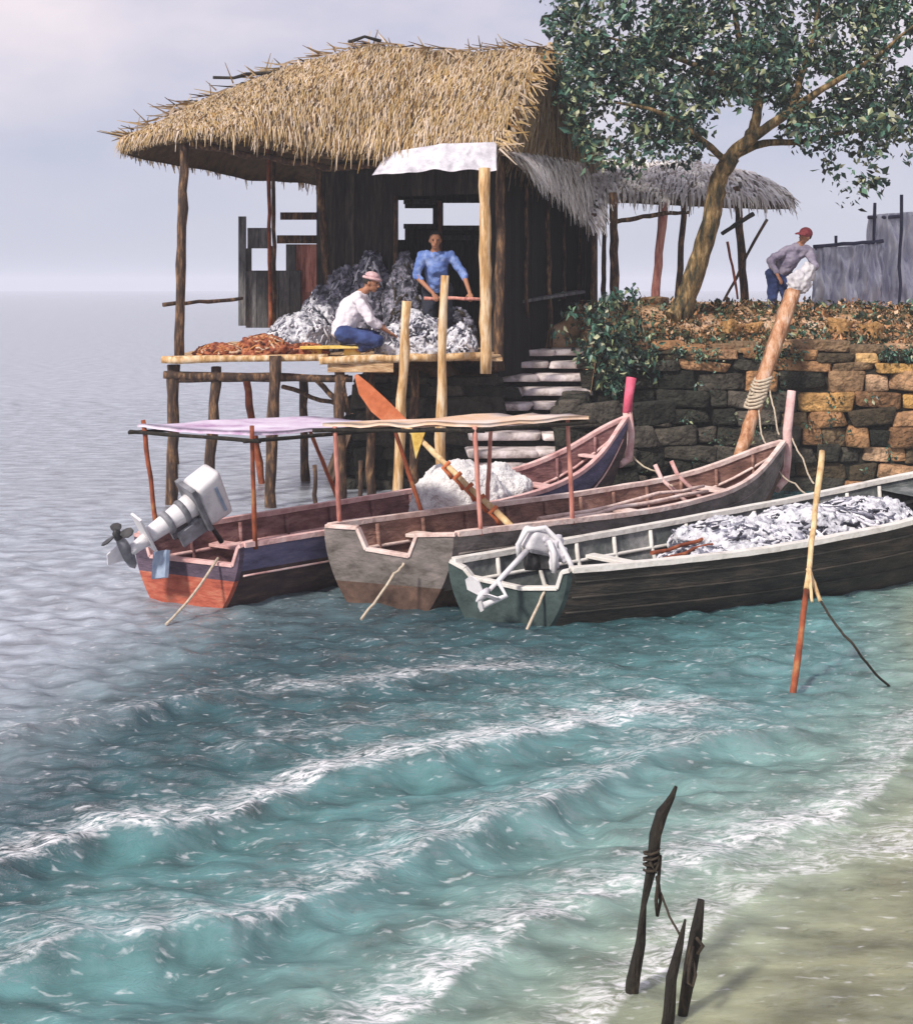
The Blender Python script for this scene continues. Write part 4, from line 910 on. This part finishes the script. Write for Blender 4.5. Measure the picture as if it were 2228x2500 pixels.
# ------------------------------------------------------------------ nets and bundles
def heap(name,label,cat,pts,mats,strand,parent=None,n=260,group=None,seed=0,loc=None,base=None,rough=1.0,na=.035):
    """pts: (centre, (rx,ry,rz)) lumps resting on their base"""
    mb=MB()
    for c,r in pts:
        sd=V((seed+c[0]*3,c[1],c[2]))
        mb.sphere(c,r,0,36,22,fn=lambda q:1+rough*(.26*noise.noise(q*2.2+sd)+.16*noise.noise(q*5.5+sd)))
    if base is not None: mb.v=[(x,y,max(z,base)) for x,y,z in mb.v]
    loc=V(pts[0][0]); root=thing(name,label,cat,loc,group)
    vox(mb,'netting',mats,root,.022,1,noise_amp=na,noise_scale=19)
    if not n: return root
    mb=MB()
    for k in range(n):
        c,r=pts[R.randrange(len(pts))]; th=R.uniform(0,6.28); el=R.uniform(0,1.35); c=V(c)
        def sp(a,e,k=1.03): return c+V((math.cos(a)*math.cos(e)*r[0],math.sin(a)*math.cos(e)*r[1],math.sin(e)*r[2]))*k
        da,de=R.uniform(-.7,.7),R.uniform(-.7,.4); ps=[sp(th+da*j/4,el+de*j/4+.08*math.sin(j*2+k),1.0+.1*noise.noise(V((k,j,seed)))) for j in range(5)]
        if base is not None: ps=[V((p.x,p.y,max(p.z,base+.02))) for p in ps]
        mb.tube(ps,R.uniform(.008,.022),5,0,.2)
    mb.build('rope_strands',strand,root); return root
def onz(px,py,d,z): p=P(px,py,d); p.z=z; return p
dk=DZ
heap('net_heap','white fishing net heap on the platform left of the seated man','net heap',[(onz(730,0,18.9,dk+.15),(.5,.4,.42)),(onz(690,0,18.7,dk+.1),(.35,.3,.25)),(onz(770,0,19.2,dk+.2),(.4,.3,.5))],'net_white','net_strand',n=420,group='heaps of fishing net on the platform',seed=1,base=DZ)
heap('net_heap','tall grey net heap piled against the dark hut wall','net heap',[(onz(860,0,19.6,dk+.3),(.5,.35,1.0)),(onz(905,0,19.5,dk+.4),(.35,.3,1.1)),(onz(790,0,19.7,dk+.2),(.4,.3,.75))],'net_grey','net_strand',n=420,group='heaps of fishing net on the platform',seed=2,base=DZ)
heap('net_heap','pale net heap behind the two mooring posts at the platform edge','net heap',[(onz(1030,0,17.95,dk+.1),(.45,.3,.5)),(onz(960,0,18.0,dk+.1),(.28,.25,.3)),(onz(1120,0,17.9,dk+.08),(.25,.2,.35))],'net_white','net_strand',n=380,group='heaps of fishing net on the platform',seed=3,base=DZ)
heap('net_heap','low red and orange net heap at the left end of the platform','net heap',[(onz(540,0,17.9,dk+.03),(.38,.28,.14)),(onz(640,0,18.0,dk+.05),(.4,.28,.24)),(onz(745,0,18.0,dk+.03),(.35,.2,.14))],'net_red','strand_red',n=330,group='heaps of fishing net on the platform',seed=4,base=DZ)
heap('net_heap','dark olive net hung in a tall pile in the hut doorway','net heap',[(onz(985,0,19.2,dk+.5),(.3,.25,.95)),(onz(1000,0,19.0,dk+.3),(.35,.25,.6)),(onz(1110,0,18.9,dk+.2),(.35,.2,.45))],'net_grey','rope_dark',n=200,group='heaps of fishing net on the platform',seed=8,base=DZ)
c=C.pt
heap('net_heap','mottled white net heap filling the middle of the black boat','net heap',[(c(.38,-.1,.8),(.75,.42,.26)),(c(.5,.1,.85),(.75,.42,.27)),(c(.6,0,.85),(.55,.42,.24)),(c(.29,.15,.7),(.45,.3,.18))],'net_white','net_strand',n=900,seed=5)
heap('net_bundle','large domed white net bundle lying in the violet boat','net bundle',[(A.pt(.53,.1,.8),(.58,.46,.6)),(A.pt(.63,.0,.8),(.46,.4,.48))],'sack','shirt_white',n=0,seed=6,rough=.5,na=.02)
for k,(a,b) in enumerate((((1395,1392,1.0),(0,0,0)),)): pass
for k,(a,b,lab) in enumerate(((P(1590,1350,11.9),P(1830,1282,12.9),'upper slim pole lying across the white nets in the black boat'),(P(1610,1368,11.8),P(1800,1312,12.6),'lower slim pole lying across the white nets in the black boat'))):
    mb=MB(); mb.pole(a,b,.02,.016,mi=0); one('boat_pole',mb,'bamboo_red',lab,'pole',a,'poles lying across the boat nets')

# ------------------------------------------------------------------ oar, posts, stakes, ropes
oar=thing('steering_oar','long orange bladed steering oar slung diagonally between the canopies','oar',P(1250,1290,12.7))
a=P(905,985,15.1); b=P(1262,1300,12.6); mb=MB(); mb.pole(P(985,1035,14.6),b,.032,.035,seg=10,bend=.003); mb.build('shaft','bamboo',oar)
mb=MB(); bl=[(868,915,.02),(890,950,.09),(925,990,.12),(960,1022,.11),(990,1035,.05)]; ps=[P(x,y,15.0) for x,y,w_ in bl]; g=[]
for p,(x,y,w_) in zip(ps,bl):
    s_=V((.7,0,.55)).normalized()*w_
    g+=[p-s_+V((0,-.015,0)),p+s_+V((0,-.015,0)),p+s_+V((0,.015,0)),p-s_+V((0,.015,0))]
mb.add(g,[(i*4+k,i*4+(k+1)%4,(i+1)*4+(k+1)%4,(i+1)*4+k) for i in range(4) for k in range(4)]+[(3,2,1,0),(16,17,18,19)]); mb.build('blade','orange_paint',oar)
for k in range(5):
    mb=MB(); t=.42+.1*k; p=P(985,1035,14.6).lerp(b,t); mb.tube([p+V((.03,-.03,.05)),p+V((-.05,-.04,-.02)),p+V((.02,-.04,-.08)),p+V((.05,-.03,-.14))],.025,6,0,.2); mb.build('lashing','orange_paint',oar)
mb=MB(); p=P(1002,1052,14.2); mb.add([p+V((0,-.03,0)),p+V((.17,-.03,-.01)),p+V((.06,-.03,-.32)),p+V((0,0,0)),p+V((.17,0,-.01)),p+V((.06,0,-.32))],[(0,2,1),(3,4,5),(0,1,4,3),(1,2,5,4),(2,0,3,5)]); mb.build('pennant','yellow_wood',oar)
for (x0,y0,x1,d_,r,lab) in ((993,735,962,16.9,.075,'left of two stout pale mooring posts in front of the platform, the shorter'),(1086,672,1068,17.0,.07,'right of two stout pale mooring posts in front of the platform, the taller')):
    mb=MB(); b=P(x1,HY+F*(H+.5)/d_,d_); mb.pole(P(x0,y0,d_),b,r*.85,r*1.1,seg=10,bend=.004); one('mooring_post',mb,'pale_wood',lab,'post',V((b.x,b.y,0)),'mooring posts in front of the platform')
for (px,y0,d_,lab) in ((882,1125,17.0,'short stake in the water under the platform, left of the wrapped oar'),(770,1135,17.2,'thin broken stake in the water between the platform stilts')):
    mb=MB(); b=P(px,HY+F*(H+.4)/d_,d_); mb.pole(P(px-2,y0,d_),b,.03,.035); one('stake',mb,'brown_pole',lab,'stake',V((b.x,b.y,0)))
tp=thing('leaning_timber','thick leaning orange timber mooring post wrapped with rope on the wall','mooring post',P(1830,1080,17.6))
mb=MB(); a=P(1935,712,18.5); b=P(1850,960,17.9); mb.pole(a,b,.125,.115,seg=10,bend=.003,n=5,wob=.04); mb.pole(P(1846,985,17.8),P(1802,1120,17.3),.1,.085,n=10); mb.build('timber','timber',tp)
mb=MB()
for k in range(9):
    c=P(1862,925,17.95).lerp(P(1838,990,17.75),k/8); ps=[c+V((.125*math.cos(w_*.785+k),.125*math.sin(w_*.785+k),.03*math.sin(w_+k))) for w_ in range(9)]; mb.tube(ps,.022,6,0,.1)
mb.build('rope_wrap','rope',tp)
def rope(pts,r,mt,name,label,group=None,sag=0):
    mb=MB(); ps=[V(p) for p in pts]; out=[]; n=len(ps)-1
    for k in range(n*8+1):
        t=k/8; i=min(int(t),n-1); f=t-i; p=ps[i].lerp(ps[i+1],f); out.append(p-V((0,0,sag*4*f*(1-f)))+V((R.uniform(-1,1),0,R.uniform(-1,1)))*r*.3)
    mb.tube(out,r,6); return one(name,mb,mt,label,'rope',ps[0],group)
rg_='mooring ropes'
rope([P(532,1362,11.9),P(405,1525,11.2)],.014,'rope','mooring_rope','pale rope running from the red-banded stern down into the water',rg_,.04)
rope([P(985,1375,11.7),P(962,1400,11.6),P(880,1512,11.3)],.014,'rope','mooring_rope','pale rope hanging from the notched grey transom to the water',rg_,.02)
rope([P(1335,1428,11.3),P(1282,1545,11.0)],.014,'rope','mooring_rope','pale rope hanging from the white-capped black stern to the water',rg_,.01)
rope([P(1875,935,17.9),P(1890,1000,17.6),P(1900,1060,16.4)],.012,'rope','mooring_rope','thin rope from the leaning timber to the grey bow, right strand',rg_,.05)
rope([P(1850,985,17.8),P(1858,1060,17.0),P(1872,1085,16.5)],.012,'rope','mooring_rope','thin rope from the leaning timber to the grey bow, left strand',rg_,.03)
rope([P(1925,1050,16.5),P(1960,1120,15.5),P(1985,1180,14.3)],.011,'rope','mooring_rope','thin slack rope from the grey bow to the black boat gunwale, upper one',rg_,.04)
rope([P(1900,1150,16.0),P(1940,1180,15.2),P(1980,1210,14.2)],.011,'rope','mooring_rope','thin slack rope from the grey bow to the black boat gunwale, lower one',rg_,.03)
rope([P(1545,1115,16.7),P(1600,1150,16.2),P(1640,1185,15.2)],.012,'rope','mooring_rope','thin rope from the pink prow to the grey boat',rg_,.04)
bp_=thing('bamboo_pole','tall slender bamboo pole standing in the shallows before the black boat','pole',G(1930,1700))
a=P(2006,1102,10.6); m_=P(1975,1380,9.9); b=G(1930,1705); mb=MB(); mb.pole(a,P(1968,1440,9.75),.025,.023,seg=9,bend=.004); mb.build('upper_pole','bamboo',bp_)
mb=MB(); mb.pole(P(1968,1440,9.75),b-V((.02,0,.25)),.023,.026,seg=6,bend=.004); mb.build('lower_pole','bamboo_red',bp_)
mb=MB(); mb.pole(P(1972,1388,9.85),P(2002,1468,9.7),.02,.016); mb.pole(P(1975,1385,9.8),P(1982,1470,9.6),.012,.012); mb.build('side_stick','bamboo',bp_)
rope([P(2005,1470,9.7),P(2080,1570,9.2),G(2170,1675)],.01,'rope_dark','mooring_rope','dark thin line from the bamboo pole down into the sand',rg_,.03)
sg='dark stakes in the foreground shallows'
s1=thing('stake','tall curved black stake with a rope loop, leftmost in the foreground shallows','stake',G(1538,2425),sg)
d0=5.37; mb=MB(); mb.tube([P(1535,2500,d0),P(1545,2400,d0),P(1562,2300,d0),P(1570,2210,d0),P(1590,2110,d0),P(1600,2040,d0),P(1616,1985,d0),P(1640,1945,d0),P(1650,1920,d0)],[.024,.026,.02,.016,.023,.026,.02,.013,.006],9,0,.35); mb.build('stick','black_wood',s1)
mb=MB()
mb.tube([P(1585,2105,d0-.04),P(1600,2130,d0-.05),P(1612,2090,d0-.03),P(1605,2160,d0-.03),P(1600,2200,d0-.02),P(1604,2235,d0),P(1612,2200,d0),P(1604,2140,d0)],.008,6,0,.3)
for k in range(4): mb.tube([P(1590,2095+k*10,d0)+V((.034*math.cos(w_*.9+k),.034*math.sin(w_*.9+k),.006*w_)) for w_ in range(8)],.006,5)
mb.build('rope_loop','rope_dark',s1)
d1=5.12
s2=thing('stake','thin short black stake between the other two foreground stakes','stake',G(1635,2500),sg)
mb=MB(); mb.tube([P(1622,2560,d1),P(1630,2480,d1),P(1640,2390,d1),P(1658,2310,d1),P(1672,2245,d1)],[.027,.025,.021,.013,.005],9,0,.35); mb.build('stick','black_wood',s2)
s3=thing('stake','short thick black stake with hanging cord, rightmost in the foreground shallows','stake',G(1660,2510),sg)
mb=MB(); mb.tube([P(1660,2570,d1+.1),P(1668,2480,d1+.1),P(1685,2360,d1+.1),P(1700,2280,d1+.1),P(1712,2200,d1+.1)],[.022,.022,.026,.022,.018],9,0,.35); mb.build('stick','black_wood',s3)
mb=MB()
mb.tube([P(1690,2310,d1+.05),P(1680,2370,d1),P(1678,2400,d1),P(1690,2410,d1),P(1698,2380,d1+.02),P(1690,2340,d1+.04)],.007,6,0,.3); mb.tube([P(1700,2290,d1+.05),P(1715,2310,d1+.05),P(1702,2330,d1+.05)],.008,6,0,.3); mb.build('cord','rope_dark',s3)
rope([P(1612,2180,d0),P(1635,2240,5.3),P(1660,2285,5.2)],.005,'rope_dark','slack_cord','thin dark cord strung between the foreground stakes',None,.0)

# stool board
mb=MB(); mb.beam(P(735,848,17.85),P(890,846,17.85),.3,.04)
for x in (765,860): mb.beam(P(x,852,17.85),P(x,872,17.85),.24,.06,up=V((0,1,0)))
one('low_bench',mb,'yellow_wood','low yellow wooden bench under the seated man','bench',P(810,870,17.85))
mb=MB(); mb.pole(P(1035,728,18.35),P(1172,730,18.2),.028,.026); one('crossbar',mb,'pink_wood','reddish crossbar gripped by the man in the blue shirt','bar',P(1100,730,18.3))

# ------------------------------------------------------------------ people
def hand(mb,wr,dirn,palm_n,k=1.0,curl=.6,side=1):
    d=V(dirn).normalized(); n=V(palm_n); n=(n-d*n.dot(d)).normalized(); s_=d.cross(n)*side
    pc=V(wr)+d*.05*k
    mb.sphere(pc,(1,1,1),0,12,8,fn=None) if False else None
    rot=Matrix((d,s_,n)).transposed(); mb.sphere(pc,(.055*k,.042*k,.018*k),0,14,8,rot=rot)
    for i,(off,ln) in enumerate(((-.03,.062),(-.01,.075),(.01,.07),(.029,.055))):
        p=V(wr)+d*.088*k+s_*off*k; dd=d; r=.0095*k
        for j in range(3):
            q=p+dd*ln*k*(.42,.33,.27)[j]; mb.caps(p,q,r,r*.9,n=8); p=q; r*=.92
            dd=(dd*math.cos(curl)+n*math.sin(curl)).normalized(); n2=n
    p=V(wr)+d*.035*k-s_*.035*k; dd=(d*.75-s_*.6+n*.3).normalized()
    for j in range(2):
        q=p+dd*.038*k; mb.caps(p,q,.011*k,.0095*k,n=8); p=q; dd=(dd+n*.4+s_*.3).normalized()
def person(label,J,k,shirt,trouser,group=None,face=V((1,0,0)),headgear=None,sleeve=1.0,feet=True):
    root=thing('person',label,'person',J['root'],group)
    f=face.normalized(); up=(J['head']-J['neck']).normalized(); up=(up*.5+V((0,0,1))).normalized(); f=(f-up*f.dot(up)).normalized(); sd=up.cross(f)
    rot=Matrix((f,sd,up)).transposed(); hc=J['head']
    mb=MB()
    mb.caps(J['pelvis'],J['chest'],.125*k,.14*k); mb.caps(J['chest'],J['neck'],.13*k,.07*k); mb.caps(J['neck'],hc-up*.05*k,.052*k,.05*k)
    mb.caps(J['shl'],J['shr'],.06*k,.06*k)
    mb.sphere(hc+up*.02*k,(.098*k,.078*k,.112*k),rot=rot,nu=24,nv=16); mb.sphere(hc-up*.05*k+f*.025*k,(.068*k,.058*k,.062*k),rot=rot,nu=20,nv=12)
    mb.sphere(hc-up*.095*k+f*.06*k,(.025*k,.03*k,.022*k),rot=rot)
    mb.caps(hc+f*.09*k+up*.015*k,hc+f*.112*k-up*.03*k,.011*k,.018*k,n=8)
    mb.caps(hc+f*.086*k-up*.066*k+sd*.02*k,hc+f*.086*k-up*.066*k-sd*.02*k,.011*k,.011*k,n=8)
    mb.caps(hc+f*.082*k+up*.035*k+sd*.04*k,hc+f*.082*k+up*.035*k-sd*.04*k,.014*k,.014*k,n=8)
    for q in (-1,1): mb.sphere(hc+sd*.08*k*q-f*.005*k-up*.01*k,(.022*k,.012*k,.033*k),rot=rot,nu=10,nv=8)
    for q in 'lr':
        mb.caps(J['sh'+q],J['el'+q],.05*k,.04*k); mb.caps(J['el'+q],J['wr'+q],.04*k,.026*k)
        hand(mb,J['wr'+q],J.get('hd'+q,J['wr'+q]-J['el'+q]),J.get('hn'+q,V((0,0,-1))),k,J.get('curl',.6),1 if q=='l' else -1)
        mb.caps(J['hp'+q],J['kn'+q],.085*k,.058*k); mb.caps(J['kn'+q],J['an'+q],.055*k,.036*k); mb.caps(J['an'+q],J['to'+q],.04*k,.03*k)
    vox(mb,'body','skin',root,.0085*k,3)
    mb=MB(); mb.caps(J['pelvis'],J['chest'],.155*k,.168*k,n=20); mb.caps(J['chest'],J['neck']-(J['neck']-J['chest'])*.2,.16*k,.09*k,n=20); mb.caps(J['shl'],J['shr'],.078*k,.078*k)
    mid=(J['shl']+J['shr'])/2
    for q in 'lr':
        mb.caps(mid.lerp(J['sh'+q],.6),J['pelvis'].lerp(J['chest'],.5),.09*k,.12*k)
        mb.caps(J['sh'+q],J['el'+q],.075*k,.06*k)
        if sleeve>1: mb.caps(J['el'+q],J['el'+q].lerp(J['wr'+q],sleeve-1),.06*k,.045*k)
    vox(mb,'shirt',shirt,root,.013,3,noise_amp=.022,noise_scale=8)
    mb=MB(); mb.caps(J['hpl'],J['hpr'],.13*k,.13*k); mb.caps((J['hpl']+J['hpr'])/2,J['pelvis'],.14*k,.15*k)
    for q in 'lr': mb.caps(J['hp'+q],J['kn'+q],.11*k,.085*k); mb.caps(J['kn'+q],J['kn'+q].lerp(J['an'+q],.85),.085*k,.065*k)
    vox(mb,'trousers',trouser,root,.014,3,noise_amp=.02,noise_scale=8)
    mb=MB(); hm=MB()
    hm.sphere(hc+up*.03*k-f*.012*k,(.108*k,.09*k,.115*k),rot=rot,nu=28,nv=18)
    o=hm; keep=MB(); 
    vs=[V(v) for v in hm.v]
    for fc in hm.f:
        c=sum((vs[i] for i in fc),V())/len(fc)-hc; a,b=c.dot(f),c.dot(up)
        if b> .03*k+ .75*max(a,-.02*k) -.05*k*(a<0): keep.add([vs[i] for i in fc],[tuple(range(len(fc)))],0,True)
    h=keep.build('hair','hair',root)
    for q in (-1,1):
        e=MB(); e.sphere(hc+f*.088*k+sd*.033*k*q+up*.012*k,.0125*k,nu=10,nv=8); e.build('eye','eye',root)
    if headgear=='band':
        mb=MB(); ps=[hc+up*.055*k+(f*math.cos(a)*.112+sd*math.sin(a)*.094)*k for a in [j*math.pi/12 for j in range(25)]]; 
        mb.tube(ps,.02*k,8); mb.sphere(hc+up*.085*k-f*.005*k,(.1*k,.088*k,.062*k),rot=rot); mb.build('headband','pink_cloth',root)
    if headgear=='cap':
        mb=MB(); mb.sphere(hc+up*.055*k-f*.006*k,(.118*k,.1*k,.1*k),rot=rot); 
        g=[]
        for lay in (0,1):
            for j in range(4):
                for i in range(9):
                    a=-1.1+2.2*i/8; rr=.09+.035*j; g.append(hc+up*(.055-.008*j*j*.5-.01*lay)*k+(f*math.cos(a)*rr*1.15+sd*math.sin(a)*.095)*k)
        fs=[(l*36+j*9+i,l*36+j*9+i+1,l*36+(j+1)*9+i+1,l*36+(j+1)*9+i) for l in (0,1) for j in range(3) for i in range(8)]; mb.add(g,fs,0,True)
        mb.build('cap','red_cloth',root)
    return root
# seated man in profile
k=1.12; o=P(838,838,17.85); o=V((o.x,o.y-.0,DZ+.3))
def rel(x,y,z): return o+V((x,y,z))*k
J=dict(root=V((o.x,o.y,DZ)),pelvis=rel(0,0,.08),chest=rel(.12,0,.36),neck=rel(.24,0,.54),head=rel(.36,0,.68),
 shl=rel(.2,.18,.46),shr=rel(.2,-.18,.46),ell=rel(.36,.24,.2),elr=rel(.36,-.24,.2),wrl=rel(.58,.12,.05),wrr=rel(.6,-.1,.04),
 hpl=rel(.03,.1,.02),hpr=rel(.03,-.1,.02),knl=rel(.44,.26,-.05),knr=rel(.46,-.24,-.06),anl=rel(.18,.1,-.17),anr=rel(.2,-.06,-.18),tol=rel(.3,-.02,-.2),tor=rel(.32,.06,-.2),hnl=V((0,0,-1)),hnr=V((0,0,-1)))
person('man in a white shirt and pink headband sitting on the platform edge',J,k,'shirt_white','trouser_blue',face=V((1,-.25,-.45)),headgear='band',sleeve=1.45)
# man in the doorway
k=1.08; o=P(1068,0,18.75); o.z=DZ
def rel(x,y,z): return o+V((x,y,z))*k
J=dict(root=V((o.x,o.y,DZ)),pelvis=rel(0,.06,.92),chest=rel(-.02,-.04,1.2),neck=rel(-.03,-.12,1.42),head=rel(-.03,-.2,1.58),
 shl=rel(.18,-.1,1.36),shr=rel(-.22,-.1,1.36),ell=rel(.36,-.16,1.12),elr=rel(-.3,-.18,1.08),wrl=rel(.45,-.38,.84),wrr=rel(-.05,-.42,.83),
 hpl=rel(.1,.06,.88),hpr=rel(-.1,.06,.88),knl=rel(.13,0,.47),knr=rel(-.13,0,.47),anl=rel(.13,.05,.09),anr=rel(-.13,.05,.09),tol=rel(.15,-.1,.05),tor=rel(-.15,-.1,.05),curl=1.0,hdl=V((.1,-.7,-.6)),hdr=V((.3,-.7,-.5)))
person('man in a blue shirt standing in the hut doorway, leaning on a bar',J,k,'shirt_blue','trouser_dark',face=V((.05,-1,-.35)),sleeve=1.25)
# man on the bank
k=1.05; o=P(1940,0,21.0); zg=bank_z(o.x,o.y); o.z=2.55
def rel(x,y,z): return o+V((x,y,z))*k
J=dict(root=V((o.x,o.y,zg)),pelvis=rel(-.22,.05,.78),chest=rel(-.08,-.02,1.02),neck=rel(.06,-.05,1.2),head=rel(.14,-.08,1.34),
 shl=rel(.2,-.05,1.12),shr=rel(-.16,-.1,1.12),ell=rel(.26,-.2,.86),elr=rel(-.46,-.18,.95),wrl=rel(.12,-.34,.72),wrr=rel(-.36,-.32,.7),
 hpl=rel(-.16,.05,.72),hpr=rel(-.34,.05,.72),knl=rel(-.16,-.05,.36),knr=rel(-.38,-.05,.36),anl=rel(-.14,.05,.04),anr=rel(-.36,.06,.04),tol=rel(-.16,-.12,.02),tor=rel(-.4,-.1,.02))
person('man in a grey jacket and red cap bending on the bank beside the leaning timber',J,k,'jacket','trouser_blue',face=V((-.85,-.5,-.1)),headgear='cap',sleeve=1.75)
heap('net_bundle','white bundle of net held by the man in the red cap','net bundle',[(P(1950,690,20.55),(.2,.13,.2)),(P(1972,665,20.6),(.12,.1,.17))],'white_cloth','net_strand',n=0,seed=11,na=.02)
